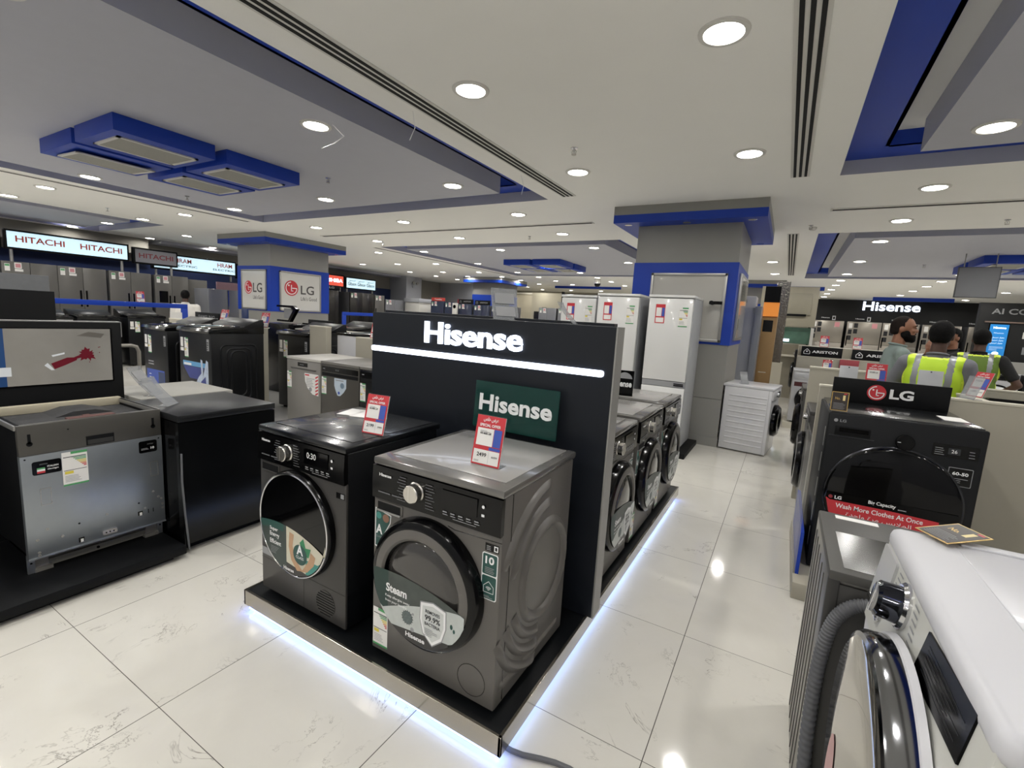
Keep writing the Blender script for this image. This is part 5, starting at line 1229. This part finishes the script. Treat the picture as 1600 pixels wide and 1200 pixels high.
mb = MB(); mb.M = SL; mb.lathe([(.050, 0), (.050, -.006), (.044, -.012), (.038, -.012)], (kx, 0, kz), CHROME, 'y', 40); mb.build('knob_base', t)
k = MB(); k.M = SL; k.lathe([(.040, -.010), (.038, -.046), (.030, -.052), (0, -.050)], (kx, 0, kz), mat('knob_dark_chrome', '#4a4c52', .08, 1.0), 'y', 40).box(kx - .004, kx + .004, -.056, -.044, kz - .034, kz + .034, CHROME, .002); k.build('knob', t)
mb = MB(); mb.M = SL
for sg in (-1, 1):
    for i in range(6): mb.rect(kx + sg * (.072 + .004 * i) - .016, kx + sg * (.072 + .004 * i) + .016, kz + .035 - i * .014, kz + .039 - i * .014, -.001, PRINTG)
mb.build('programme_print', t, smooth=False)
mb = MB(); mb.M = SL; mb.lathe([(0, -.006), (.014, -.006), (.016, 0)], (-.036, 0, pz(.13)), PAN, 'y', 24); mb.build('button', t)
mb = MB(); mb.M = SL; mb.prism(rrect(-.350, -.215, pz(.17), pz(.02), .01), -.006, 0, mat('drawer_grey_white', '#b0b1b2', .3), 'y').box(-.345, -.22, -.010, 0, pz(.175), pz(.155), CHROME, .003); mb.build('detergent_drawer', t)
mb = MB(); mb.txt('10', .29, H - .292, INK, -.0012, h=.03, w=.04, bold=.02); mb.lines(.20, .27, H - .29, H - .265, -.0012, PRINTG, 3, .4, 3); mb.build('print', t, smooth=False)
d = thing_part('door', t); R = .318; cx, cz = .055, .550
MB().lathe([(R + .014, .0), (R + .010, -.012), (R + .006, -.014)], (cx, 0, cz), WLG, 'y', 80).build('door_shell', d)
MB().lathe([(R + .006, -.012), (R + .004, -.044), (R - .004, -.056), (R - .014, -.059)], (cx, 0, cz), mat('dark_chrome', '#8d8e92', .1, 1.0), 'y', 80).build('door_ring', d)
MB().lathe([(R - .014, -.059), (R - .020, -.062), (.2, -.0632), (.1, -.0638), (0, -.064)], (cx, 0, cz), mat('mirror_glass', '#b5b1a8', .05, .9), 'y', 72).build('door_glass', d)
mb = MB(); mb.flat(circ(cx - .16, cz - .10, .10, 20, sx=.5), -.0652, mat('print_pink', '#b98d8a', .4)); mb.build('door_sticker', d, smooth=False)
t = thing('floor_plinth', 'low plinth under the big white washing machine', 'plinth', (.30, .75, 0)); MB().box(.03, .80, .04, .78, 0, .065, BLACKM).build('board', t)
c = gold_card('dark gold-edged award card lying on the big white washing machine', (.355, 1.44, 1.064), (math.radians(-90), 0, math.radians(-72)), .085, .11)
c.rotation_euler = (math.radians(-82), 0, math.radians(-58))
o = plain('paper_card', 'white leaflet on the big white machine at the right picture edge', 'card', MB().box(-.05, .05, -.07, .07, 0, .0015, PAPER)); o.location = (.52, 1.02, 1.0585); o.rotation_euler = (0, 0, .15)
# grey machine seen from its back
t = thing('washing_machine', 'grey washing machine seen from behind with a ribbed drain hose', 'washing machine', (.49, 2.13, 0), PI)
W, D, H = .60, .53, .85
DG = mat('back_grey', '#3f3e3c', .4, .3, vary=.04); SG = mat('side_grey_metal', '#85827c', .3, .6, vary=.03)
mb = MB().box(-W / 2, W / 2, 0, D - .012, .02, H - .02, SG, .004)
for i in range(6): mb.box(W / 2 - .001, W / 2 + .0025, .05 + i * .075, .058 + i * .075, .04, H - .06, mat('side_groove', '#55534f', .4))
mb.build('cabinet', t)
MB().box(-W / 2 + .02, W / 2 - .02, D - .012, D, .05, H - .04, DG, .004).box(-W / 2, -W / 2 + .03, D - .02, D + .004, .02, H - .02, DG, .003).box(W / 2 - .03, W / 2, D - .02, D + .004, .02, H - .02, DG, .003).build('back_panel', t)
MB().box(-W / 2, W / 2, -.005, D + .006, H - .03, H, mat('lid_dark_grey', '#4b4a47', .45, .2), .006).build('lid', t)
MB().box(.0, .262, .20, .50, H, H + .001, BLACK).build('lid_sticker', t, smooth=False)
MB().box(.13, .27, .48, .515, H, H + .0012, PAPER).build('white_sticker', t, smooth=False) if False else MB().box(.12, .25, .02, .055, H, H + .0012, PAPER).build('white_sticker', t, smooth=False)
mb = MB(); ctl = [(.10, .765), (.17, .785), (.225, .775), (.262, .735), (.280, .68), (.290, .60), (.294, .50), (.293, .38), (.288, .24), (.275, .08)]
path = []
for i in range(60):
    s = i / 59 * (len(ctl) - 1); j = min(int(s), len(ctl) - 2); q = s - j
    p0, p1, p2, p3 = ctl[max(j - 1, 0)], ctl[j], ctl[j + 1], ctl[min(j + 2, len(ctl) - 1)]
    f = lambda a, b, c, e: .5 * (2 * b + (c - a) * q + (2 * a - 5 * b + 4 * c - e) * q * q + (3 * b - a - 3 * c + e) * q ** 3)
    path.append((f(p0[0], p1[0], p2[0], p3[0]), D + .028, f(p0[1], p1[1], p2[1], p3[1])))
rad = [.018 + .0022 * (i % 2) for i in range(60)]
pp = []; rr_ = []
for i in range(59):
    for q in range(4):
        p = Vector(path[i]).lerp(Vector(path[i + 1]), q / 4); pp.append(p); rr_.append(.0165 + .0025 * (1 if q in (1, 2) else 0))
mb.tube(pp, rr_, RUBBER, 14); mb.build('drain_hose', t)
MB().cyl((.18, D, .745), .022, -.004, .012, RUBBER, 'y', 20).tube([(.18, D + .012, .745), (.16, D + .03, .72), (.10, D + .035, .665)], .006, RUBBER, 8).cyl((.20, D, .79), .006, 0, .006, CHROME, 'y', 12).build('hose_clip', t)
MB().prism(rrect(-.25, .22, .06, .55, .05), D, D + .004, mat('back_cover', '#4a4947', .4, .3), 'y').build('back_cover', t)

# ------------------------------------------------------------------ other front-loaders on the right
def front_loader(label, loc, rz, w=.60, d=.58, h=.85, body=None, door=None, sticker=None, panel=None, group='front-loading washers of the right aisle'):
    t = thing('washing_machine', label, 'washing machine', loc, rz, group)
    MB().box(-w / 2, w / 2, .0, d, .02, h - .03, body, .006).box(-w / 2 + .04, w / 2 - .04, .05, d - .05, 0, .03, BLACKM).build('cabinet', t)
    MB().box(-w / 2 - .001, w / 2 + .001, -.008, d + .01, h - .03, h, body, .008).build('lid', t)
    MB().lathe([(w * .40, 0), (w * .40, -.03), (w * .36, -.055), (w * .28, -.06), (w * .25, -.03), (0, -.055)], (0, 0, h * .46), door or BLACK, 'y', 44).build('door', t)
    cp = MB().box(-w / 2 + .01, w / 2 - .01, -.010, .005, h - .15, h - .035, panel or body, .003); cp.box(.04, .22, -.0115, 0, h - .12, h - .06, BLACK); cp.box(-w / 2 + .02, -w / 2 + .15, -.012, 0, h - .14, h - .05, panel or body, .003); cp.build('control_panel', t)
    MB().lathe([(0, -.035), (.026, -.035), (.028, -.01)], (-.03, 0, h - .09), CHROME, 'y', 24).build('knob', t)
    if sticker: MB().box(-w / 2 + .03, -w / 2 + .20, -.0022, 0, h - .26, h - .19, sticker).build('sticker', t, smooth=False)
    return t
LGW = mat('washer_silver_white', '#b9babd', .3, .2, coat=.2)
front_loader('dark washer facing the aisle, hidden left of the charcoal dryer island', (.235, 4.60, .08), -PI / 2, body=GRAPHD)
front_loader('second dark washer facing the aisle, beyond the first beside the end panel', (.235, 6.40, .08), -PI / 2, body=GRAPHD)
front_loader('pale washer with a black and red sticker under the house-logo board', (.46, 8.75, .10), 0, body=LGW, sticker=mat('sticker_black_red', '#4a1d20', .4))
for i, l in enumerate(('white washer right of the pale one under the house-logo boards', 'white washer behind the bearded man', 'white washer behind the man in the bright vest')):
    front_loader(l, (1.09 + .63 * i, 8.75, .10), 0, body=WHITE)
front_loader('dark tall washer with a black round door at the far end of the aisle', (.20, 12.0, .15), -PI / 2, .70, .7, 1.02, CHAR)
front_loader('small white washer with black door at the right picture edge', (3.75, 13.0, .08), 0, .62, .58, .90, WHITE, panel=BLACK)
front_loader('small dark washer next to the white one at the right picture edge', (4.42, 13.0, .08), 0, .62, .58, .88, CHAR)
front_loader('dark washer with a red sticker, last one at the right picture edge', (5.08, 13.0, .08), 0, .62, .58, .88, GRAPHD, sticker=RED)
t = thing('floor_plinth', 'pale plinth under the far washers facing the viewer on the right', 'plinth', (1.4, 8.9, 0)); MB().box(-1.3, 1.3, -.2, .5, 0, .10, BEIGEL).build('board', t, smooth=False)
t = thing('floor_plinth', 'pale plinth under the small washers at the right picture edge', 'plinth', (4.4, 13.2, 0)); MB().box(-1.1, 1.2, -.3, .6, 0, .08, BEIGEL).build('board', t, smooth=False)
t = thing('floor_plinth', 'plinth under the dark washers beside the beige end panel', 'plinth', (.5, 5.0, 0)); MB().box(-.22, .36, -.74, -.08, 0, .08, BEIGEL).box(-.22, .36, 1.08, 1.75, 0, .08, BEIGEL).build('board', t, smooth=False)
t = thing('floor_plinth', 'plinth under the far dark tall washer', 'plinth', (.55, 12.0, 0)); MB().box(-.3, .4, -.4, .4, 0, .15, BEIGEL).build('board', t, smooth=False)
partition('beige partition behind the far washers carrying the house-logo boards', .20, 2.7, 9.45, 9.52, 1.15)
sign_board('black board with a house logo above the pale far washer', (.53, 9.44, 1.152), 0, .58, .165, 'ARISTON', PRINTW, BLACKM, 'house', .62, .26)
sign_board('black board with a house logo just left of the bearded man', (1.30, 9.44, 1.152), 0, .70, .165, 'ARISTON', PRINTW, BLACKM, 'house', .62, .26)
sign_board('dull red board under the house-logo boards', (.93, 9.40, 1.0), 0, .26, .14, '', PRINTW, mat('topper_dull_red', '#9c4048'))
price_tag('red tag on the pale far washer under the house-logo board', (.595, 8.80, .953), 0, '1299', '1999', 1.0, 10)
price_tag('larger red tag standing on the partition left of the bearded man', (.575, 4.135, 1.167), 0, '2799', '3999', .95, 10)
price_tag('red tag leaning on the partition right of the black brand board', (1.165, 4.40, 1.162), -1.05, '3199', '4499', .95, 18)
HOLD = mat('holder_grey_white', '#b3b5b8', .25)
def blank_holder(label, loc, rz, w, h):
    t = thing('sign_holder', label, 'sign holder', loc, rz, 'blank grey sign holders'); R = Matrix.Rotation(math.radians(-10), 4, 'X'); mb = MB(); mb.M = R; mb.box(-w / 2, w / 2, 0, .004, 0, h, HOLD, .001); mb.M = Matrix(); mb.box(-w / 2, w / 2, 0, .05, 0, .003, HOLD); mb.build('sheet', t)
    mb = MB(); mb.M = R; mb.box(-.004, .004, -.002, 0, h - .014, h - .006, INK); mb.build('hole', t, smooth=False)
blank_holder('blank grey sign holder between the red tags, left of the bearded man', (.415, 4.135, 1.166), 0, .11, .15)
blank_holder('blank grey sign holder in front of the man in the bright vest', (.870, 4.135, 1.166), 0, .13, .165)
clear_holder('clear curved holder right of the blank holder, before the bright vest', (1.06, 4.135, 1.166), -1.0, .10, .15, .05, False)
for l, x in (('small red tag above the house-logo board, left one', .56), ('small red tag above the house-logo board, right one', 1.02)): price_tag(l, (x, 9.60, 1.32), 0, '999', '1299', 1.0, 8)
t = thing('shelf_block', 'narrow ledge behind the house-logo boards', 'shelf', (1.4, 9.7, 0)); MB().box(-1.2, 1.2, -.15, .3, 0, 1.318, BEIGE).build('block', t, smooth=False)

def mk_sticker(f, a, b, c, e, m):
    mb = MB(); mb.rect(a, b, c, e, -.0015, m); mb.build('sticker', f, smooth=False)
# ------------------------------------------------------------------ far right wall: black brand wall, fridges, screen
t = thing('brand_wall', 'black far wall with large glowing white letters', 'display wall', (3.4, 24.3, 0))
MB().box(-2.65, 2.7, 0, .15, 0, CEIL, mat('wall_black', '#0d0e10', .55, vary=.1)).build('panel', t, smooth=False)
mb = MB(); mb.txt('Hisense', -.85, 2.62, LED, -.03, h=.36, w=1.85, bold=.018, depth=.02); mb.build('lettering', t, smooth=False)
for i, (x, n_) in enumerate([(.02, 'left'), (1.22, 'second'), (2.42, 'third'), (3.6, 'fourth'), (4.75, 'right')]):
    mb = MB(); mb.txt('Hisense', -2.0 + x - .25, 2.24, PRINTW, -.02, h=.05, w=.30, bold=.04); mb.rect(-2.0 + x + .14, -2.0 + x + .26, 2.17, 2.35, -.02, PRINTW); mb.rect(-2.0 + x + .17, -2.0 + x + .23, 2.21, 2.31, -.022, BLACK); mb.build('small_sign', t, smooth=False)
for x, l in ((1.37, 'leftmost inox fridge on the black brand wall'), (2.60, 'second inox fridge on the black brand wall, left of the bearded man'), (3.75, 'inox fridge on the black brand wall directly behind the bearded man'), (4.95, 'inox fridge on the black brand wall behind the men in vests'), (5.90, 'rightmost inox fridge on the black brand wall')):
    f = fridge(l, (x, 23.4, .08), 0, 1.12 if x < 5.5 else .4, 2.04, .7, FRI, 1, 0, 'slot', 'inox fridges on the black brand wall', horiz=1.15)
    ww = .5 if x < 5.5 else .15
    for a, b, c, e, m in ((-.50, -.38, 1.78, 1.98, PAPER), (-.33, -.20, 1.80, 1.98, INK), (-.33, -.20, 1.57, 1.75, INK), (-.50, -.38, 1.54, 1.72, INK), (-.50, -.38, 1.30, 1.48, INK), (.25, .42, 1.80, 1.99, REDL)):
        if x < 5.5: mk_sticker(f, a, b, c, e, m)
t = thing('floor_plinth', 'low plinth under the inox fridges of the black brand wall', 'plinth', (3.5, 23.7, 0)); MB().box(-2.8, 2.7, -.35, .5, 0, .08, BLACKM).build('board', t, smooth=False)
t = thing('brand_wall', 'black projecting wall with grey capital letters and a blue screen', 'display wall', (6.4, 20.0, 0))
MB().box(-1.35, 2.6, .0, .2, 0, 2.80, mat('wall_black', '#0d0e10')).build('panel', t, smooth=False)
mb = MB(); mb.txt('AI COOLING', -1.08, 2.46, PRINTG, -.01, h=.17, w=1.75, bold=.02); mb.build('lettering', t, smooth=False)
MB().box(-1.2, 2.5, -.05, 0, 2.20, 2.24, mat('shelf_lip', '#7d6a60', .5)).build('ledge', t, smooth=False)
sb = MB().box(-1.08, -.62, -.05, 0, 1.06, 2.17, BLACK); sb.rect(-1.06, -.64, 1.08, 2.15, -.052, mat('screen_cyan', '#1f6fae', .3, emit=.9)); sb.rect(-1.06, -.80, 1.08, 1.25, -.053, mat('screen_pale', '#bfe0f5', .3, emit=1.0))
sb.txt('Hisense', -.98, 2.02, LED, -.054, h=.06, w=.28, bold=.03); sb.txt('Hisense', -.95, 1.87, mat('screen_text', '#cfe6f5', .3, emit=.8), -.054, h=.04, w=.22)
for i in range(3): sb.txt('\uFEDE\uFEB4\uFEB4\uFECB \uFEAD\uFE8E\uFEF4\uFECC\uFEE3', -.98 - .01 * i, 1.72 - .085 * i, MATS['screen_text'], -.054, h=.06, w=.28, bold=.02)
sb.lines(-1.0, -.68, 1.36, 1.50, -.054, MATS['screen_text'], 4, .2, 2); sb.flat(circ(-.84, 1.27, .05, 18, sx=1.5), -.054, LED); sb.build('screen', t, smooth=False)
mb = MB(); mb.rect(.1, .6, 1.5, 2.1, -.004, mat('oven_black', '#050506', .15)); mb.rect(-.30, -.16, 1.75, 1.95, -.004, PAPER); mb.rect(-.25, 0, 1.28, 1.5, -.004, PRINTG); mb.build('oven_window', t, smooth=False)
t = thing('counter', 'long grey counter below the projecting black wall', 'counter', (6.2, 19.0, 0)); MB().box(-1.3, 2.4, 0, .6, 0, 1.05, GREYP, .005).build('cabinet', t)
t = thing('hanging_sign', 'blank grey square sign board hanging under the far right blue boxes', 'sign', (2.67, 11.0, 2.30)); MB().box(-.265, .265, -.02, .02, 0, .51, mat('sign_blank_grey', '#8b8d92', .5, vary=.04), .003).build('board', t)
mb = MB()
for q in ((-.27, .27, 0, .012), (-.27, .27, .50, .512), (-.27, -.26, 0, .512), (.26, .27, 0, .512)): mb.box(q[0], q[1], -.024, .024, q[2], q[3], mat('frame_dark', '#55565a', .5))
mb.build('frame', t, smooth=False); MB().tube([(-.2, 0, .51), (-.2, 0, .735)], .008, ALU, 8).tube([(.2, 0, .51), (.2, 0, .735)], .008, ALU, 8).build('hanger', t)
struct(MB().box(2.6, 4.9, 22.2, 22.3, CEIL - .13, CEIL, BLUE).build('trim_24', smooth=False))
struct(MB().box(-1.2, .85, 18.2, 18.3, CEIL - .12, CEIL, BLUE).build('trim_25', smooth=False))
struct(MB().box(-9.5, -6.4, 20.0, 20.1, CEIL - .10, CEIL, BLUE).build('trim_26', smooth=False))
# blue rails of the left counters
def blue_rail(label, x, y0, y1, z):
    t = thing('blue_rail', label, 'rail', (x, (y0 + y1) / 2, 0), PI / 2, 'blue counter rails'); L = (y1 - y0) / 2
    MB().box(-L, L, 0, .05, z - .075, z, BLUE, .003).build('rail', t)
    for s in (-L, L - .09): MB().box(s, s + .09, .0, .05, 0, z - .075, BLUE, .003).build('post', t)
blue_rail('long blue rail in front of the dark fridges, left of the man in white', -9.0, 2.40, 4.27, 1.405)
blue_rail('short blue rail left of the sign wall top', -9.0, 7.58, 9.6, 1.40)
price_tag('red tag on the blue rail in front of the dark fridges', (-9.03, 3.60, 1.406), PI / 2, '3499', '4999', .9, 8)
t = thing('paper_notice', 'white notice on the end post of the long blue rail', 'notice', (-8.99, 4.12, 1.12), PI / 2); MB().box(-.13, .05, -.004, -.001, 0, .14, PAPER).build('sheet', t, smooth=False)

# ------------------------------------------------------------------ people
def remeshed(name, shapes, voxel, m, parent, smooth_it=4, keep=None, paint=None, mats=()):
    # shapes: ('c', p0, r0, p1, r1) capsules and ('e', centre, (rx, ry, rz)[, euler]) ellipsoids, fused into one surface
    bm = bmesh.new()
    for s in shapes:
        if s[0] == 'e':
            M = Matrix.Translation(Vector(s[1])) @ (s[3] if len(s) > 3 else Matrix()) @ Matrix.Diagonal((*s[2], 1))
            bmesh.ops.create_icosphere(bm, subdivisions=3, radius=1, matrix=M)
        else:
            p0, r0, p1, r1 = Vector(s[1]), s[2], Vector(s[3]), s[4]
            n = max(3, int((p1 - p0).length / (min(r0, r1) * .5)))
            for i in range(n + 1):
                bmesh.ops.create_icosphere(bm, subdivisions=2, radius=r0 + (r1 - r0) * i / n, matrix=Matrix.Translation(p0.lerp(p1, i / n)))
    me = bpy.data.meshes.new(name); bm.to_mesh(me); bm.free()
    o = bpy.data.objects.new(name, me); COL.objects.link(o)
    r = o.modifiers.new('r', 'REMESH'); r.mode = 'VOXEL'; r.voxel_size = voxel; r.use_smooth_shade = True
    if smooth_it: s = o.modifiers.new('s', 'SMOOTH'); s.factor = .5; s.iterations = smooth_it
    bpy.context.view_layer.update()
    me2 = bpy.data.meshes.new_from_object(o.evaluated_get(bpy.context.evaluated_depsgraph_get()))
    bpy.data.objects.remove(o); bpy.data.meshes.remove(me)
    me2.name = name
    if keep:
        bm = bmesh.new(); bm.from_mesh(me2)
        bmesh.ops.delete(bm, geom=[f for f in bm.faces if not keep(f.calc_center_median())], context='FACES'); bm.to_mesh(me2); bm.free()
    me2.materials.clear(); me2.materials.append(m)
    for q in mats: me2.materials.append(q)
    if paint:
        for p in me2.polygons: p.material_index = paint(p.center)
    me2.polygons.foreach_set('use_smooth', [True] * len(me2.polygons))
    o = bpy.data.objects.new(name, me2); COL.objects.link(o); o.parent = parent
    return o
def hand_shapes(wrist, direction, up, curl=.35, side=1):
    # palm, five unequal bent fingers and a thumb from the side of the palm
    d = Vector(direction).normalized(); u = Vector(up).normalized(); s = d.cross(u).normalized() * side
    w = Vector(wrist); out = []
    palm = w + d * .045
    out.append(('c', w, .024, w + d * .03, .026))
    for k in (-1, -.33, .33, 1): out.append(('c', w + d * .02 + s * .018 * k, .015, w + d * .082 + s * .030 * k, .013))
    for k, L in ((-1, .060), (-.33, .076), (.33, .082), (1, .070)):
        b = w + d * .085 + s * .031 * k
        m1 = b + (d * math.cos(curl) - u * math.sin(curl)) * L * .45
        m2 = m1 + (d * math.cos(curl * 2.2) - u * math.sin(curl * 2.2)) * L * .32
        m3 = m2 + (d * math.cos(curl * 3) - u * math.sin(curl * 3)) * L * .25
        out += [('c', b, .0095, m1, .009), ('c', m1, .009, m2, .0085), ('c', m2, .0085, m3, .0078)]
    t0 = w + d * .025 + s * .028; t1 = t0 + (d * .55 + s * .75 - u * .25).normalized() * .040; t2 = t1 + (d * .85 + s * .25 - u * .4).normalized() * .030
    out += [('c', t0, .014, t1, .0105), ('c', t1, .0105, t2, .0088)]
    return out
def person(label, loc, rz, h=1.75, skin=None, shirt=None, pants=None, arms=None, vest=None, hair='full', beard=False, build=1.0, head_yaw=0.0, stripe=None, sleeve=.55):
    t = thing('person', label, 'person', loc, rz); k = h / 1.75
    V = lambda x, y, z: Vector((x * k, y * k, z * k)); b = build
    HY = Matrix.Rotation(head_yaw, 4, 'Z'); hc = V(0, -.015, 1.635)
    def hd(x, y, z): return hc + (HY @ Vector((x * k, y * k, z * k)))
    def HE(c, r): return ('e', hd(*c), tuple(q * k for q in r), HY)
    head = [HE((0, .012, .02), (.076, .094, .098)), HE((0, -.022, -.048), (.060, .068, .070)), HE((0, -.05, -.085), (.040, .035, .032)),
            HE((0, -.092, -.022), (.013, .020, .018)), ('c', hd(0, -.078, .012), .010 * k, hd(0, -.096, -.020), .012 * k),
            HE((0, -.074, .026), (.052, .018, .012)), HE((.033, -.070, -.022), (.024, .020, .018)), HE((-.033, -.070, -.022), (.024, .020, .018)),
            HE((0, -.082, -.058), (.024, .012, .007)), HE((0, -.082, -.068), (.021, .012, .007)),
            HE((.076, .016, -.010), (.010, .020, .030)), HE((-.076, .016, -.010), (.010, .020, .030))]
    neck = [('c', V(0, .02, 1.42), .060 * k, V(0, .008, 1.57), .054 * k)]
    S = {}
    arms = arms or {}
    torso = [('e', V(0, .01, 1.27), (.165 * k * b, .105 * k * b, .20 * k)), ('e', V(0, .01, 1.08), (.150 * k * b, .100 * k * b, .16 * k)), ('e', V(0, .015, .95), (.165 * k * b, .110 * k * b, .12 * k)), ('c', V(-.13 * b, .015, 1.40), .055 * k, V(.13 * b, .015, 1.40), .055 * k)]
    body = list(head) + neck + torso
    cloth = []
    for s in (-1, 1):
        sh = V(s * .175 * b, .015, 1.395)
        el, wr, hd_dir, up = arms.get(s, ((s * .235, .02, 1.10), (s * .25, -.06, .86), (0, -.15, -1), (s, 0, 0)))
        el, wr = V(*el), V(*wr)
        body += [('c', sh, .052 * k * b, el, .040 * k), ('c', el, .040 * k, wr, .027 * k)] + hand_shapes(wr, hd_dir, up, .35, s)
        cloth += [('c', sh, .064 * k * b, sh.lerp(el, sleeve), .058 * k)]
        S[s] = (sh, el, wr)
        hip = V(s * .09, .015, .90); kn = V(s * .10, 0, .50); an = V(s * .10, .03, .09)
        body += [('c', hip, .085 * k, kn, .055 * k), ('c', kn, .052 * k, an, .038 * k), ('c', an, .036 * k, V(s * .105, -.10, .035), .030 * k), ('c', V(s * .105, .05, .04), .034 * k, V(s * .108, -.13, .03), .028 * k)]
    remeshed('body', body, .0085, skin or SKIN, t, 3)
    tor2 = [('e', q[1], tuple(r + .014 * k for r in q[2])) if q[0] == 'e' else ('c', q[1], q[2] + .010 * k, q[3], q[4] + .010 * k) for q in torso]
    remeshed('shirt', tor2 + cloth + [('c', V(0, .02, 1.43), .070 * k, V(0, .016, 1.475), .066 * k)], .012, shirt, t, 4, keep=lambda c: c.z > .86 * k and not (c.z > 1.478 * k and abs(c.x) < .07 * k))
    mb = MB(); mb.tube([V(.066 * math.cos(a), .014 + .066 * math.sin(a), 1.478 + .012 * math.sin(a)) for a in [i * PI / 10 for i in range(21)]], .010 * k, shirt, 8); mb.build('collar', t)
    legs = []
    for s in (-1, 1): legs += [('c', V(s * .09, .015, .92), .102 * k, V(s * .10, 0, .50), .075 * k), ('c', V(s * .10, 0, .50), .074 * k, V(s * .10, .02, .10), .064 * k)]
    remeshed('trousers', legs + [('e', V(0, .015, .93), (.182 * k * b, .126 * k * b, .10 * k))], .013, pants or NAVY, t, 4)
    sh = []
    for s in (-1, 1): sh += [('c', V(s * .105, .06, .045), .044 * k, V(s * .108, -.14, .036), .036 * k)]
    remeshed('shoes', sh, .012, BLACKM, t, 3)
    if vest:
        R = lambda q: ('e', q[1], tuple(r + .030 * k for r in q[2])) if q[0] == 'e' else ('c', q[1], q[2] + .022 * k, q[3], q[4] + .022 * k)
        def paint(c):
            x, z = abs(c.x / k), c.z / k
            if .085 < x < .130 and z > 1.05: return 1
            if 1.00 < z < 1.05: return 1
            if x > .185 or (z > 1.44): return 2
            return 0
        remeshed('vest', [R(q) for q in torso], .013, vest, t, 4, keep=lambda c: c.z > .90 * k and not (c.z > 1.455 * k and abs(c.x) < .085 * k) and not (abs(c.x) > .205 * b * k and c.z > 1.22 * k and c.z < 1.43 * k), paint=paint, mats=(mat('vest_reflective', '#8e9194', .35, .3), mat('vest_piping', '#d9ef4a', .5)))
    if hair != 'none':
        def keep(c):
            q = HY.inverted() @ (c - hc) / k
            line = (.000 if hair == 'thin' else -.030) - .55 * max(0, q.z - .05) - (.02 if hair == 'thin' else .0) * (abs(q.x) < .03)
            if q.z < .045: line = .004
            return q.y > line and q.z > (-.06 if q.y > .04 else -.012)
        remeshed('hair', [HE((0, .016, .026), (.083, .100, .102)), HE((0, .05, -.02), (.070, .062, .055))] if hair == 'full' else [HE((0, .014, .02), (.0795, .0975, .0995)), HE((0, .05, -.02), (.068, .060, .055))], .0085, HAIR if hair == 'full' else mat('hair_short_brown', '#1c1512', .8, vary=.25, scale=70, bump=.3, spec=.15), t, 2, keep=keep)
    if beard:
        remeshed('beard', [HE((0, -.035, -.082), (.060, .062, .050)), HE((0, -.066, -.105), (.042, .032, .030)), HE((.055, -.015, -.055), (.016, .040, .042)), HE((-.055, -.015, -.055), (.016, .040, .042)), HE((0, -.088, -.046), (.028, .010, .006))], .0075, HAIR, t, 2, keep=lambda c: True)
    for s in (-1, 1):
        mb = MB(); mb.M = Matrix.Translation(hc) @ HY
        mb.lathe([(0, -.006 * k), (.008 * k, -.004 * k), (.011 * k, 0), (0, .004 * k)], (s * .031 * k, -.0855 * k, .003 * k), mat('eye_dark', '#1b1410', .2), 'y', 14, sz=.55); mb.build('eye', t)
        mb = MB(); mb.M = Matrix.Translation(hc) @ HY; mb.tube([(s * .014 * k, -.092 * k, .026 * k), (s * .032 * k, -.091 * k, .032 * k), (s * .050 * k, -.080 * k, .026 * k)], .0045 * k, HAIR, 6); mb.build('eyebrow', t)
    return t
SHIRTG = mat('shirt_grey_green', '#7d8a86', .8, vary=.08, scale=25); GREYT = mat('tshirt_grey', '#6f7076', .85, vary=.06, scale=25); NEON = mat('vest_neon', '#b6d92a', .6, vary=.05, scale=18); OLIVE = mat('vest_olive', '#5f7a2b', .7, vary=.08, scale=18)
BLKT = mat('shirt_black', '#141416', .85, vary=.1); WSH = mat('shirt_white', '#d5d2cc', .8, vary=.04, scale=20); DKP = mat('trousers_dark', '#1a1d24', .8, vary=.1)
R90 = PI / 2
person('bearded man in a grey-green polo shirt looking right, behind the brand board', (.94, 5.78, 0), R90 + .10, 1.745, SKIN, SHIRTG, DKP,
       {-1: ((-.24, -.03, 1.09), (-.20, -.27, 1.13), (.1, -1, .1), (0, 0, 1)), 1: ((.24, .0, 1.10), (.18, -.24, 1.10), (0, -1, .1), (0, 0, 1))}, hair='thin', beard=True, head_yaw=-.25)
person('man seen from behind in a bright yellow-green vest over a grey shirt', (1.06, 4.98, 0), PI - .35, 1.685, SKIND, GREYT, DKP,
       {1: ((.31, -.06, 1.13), (.20, -.22, 1.02), (-.5, -.8, -.1), (0, 0, 1)), -1: ((-.27, -.02, 1.12), (-.20, -.22, 1.02), (.2, -1, 0), (0, 0, 1))}, vest=NEON, build=1.08, sleeve=.85)
person('man in a dark shirt holding something up to his face, between the vest wearers', (1.83, 8.05, 0), -R90 + .5, 1.70, SKIN, BLKT, DKP,
       {-1: ((-.22, -.16, 1.22), (-.06, -.24, 1.44), (.2, -.2, 1), (0, -1, 0)), 1: ((.22, -.16, 1.22), (.06, -.26, 1.40), (-.2, -.2, 1), (0, -1, 0))})
person('man seen from behind in an olive-green vest, hand on hip', (1.90, 7.28, 0), PI - .25, 1.69, SKIND, BLKT, DKP,
       {1: ((.30, .03, 1.12), (.24, -.16, .98), (-.6, -.8, -.2), (0, -.3, 1)), -1: ((-.36, .06, 1.14), (-.18, -.02, .98), (.9, -.3, -.3), (0, -.3, 1))}, vest=OLIVE, build=1.12, sleeve=.7)
person('man seen from behind in a white shirt, far left in front of the fridges', (-10.75, 5.06, 0), -2.1, 1.665, SKIND, WSH, DKP, build=1.15, sleeve=.9)
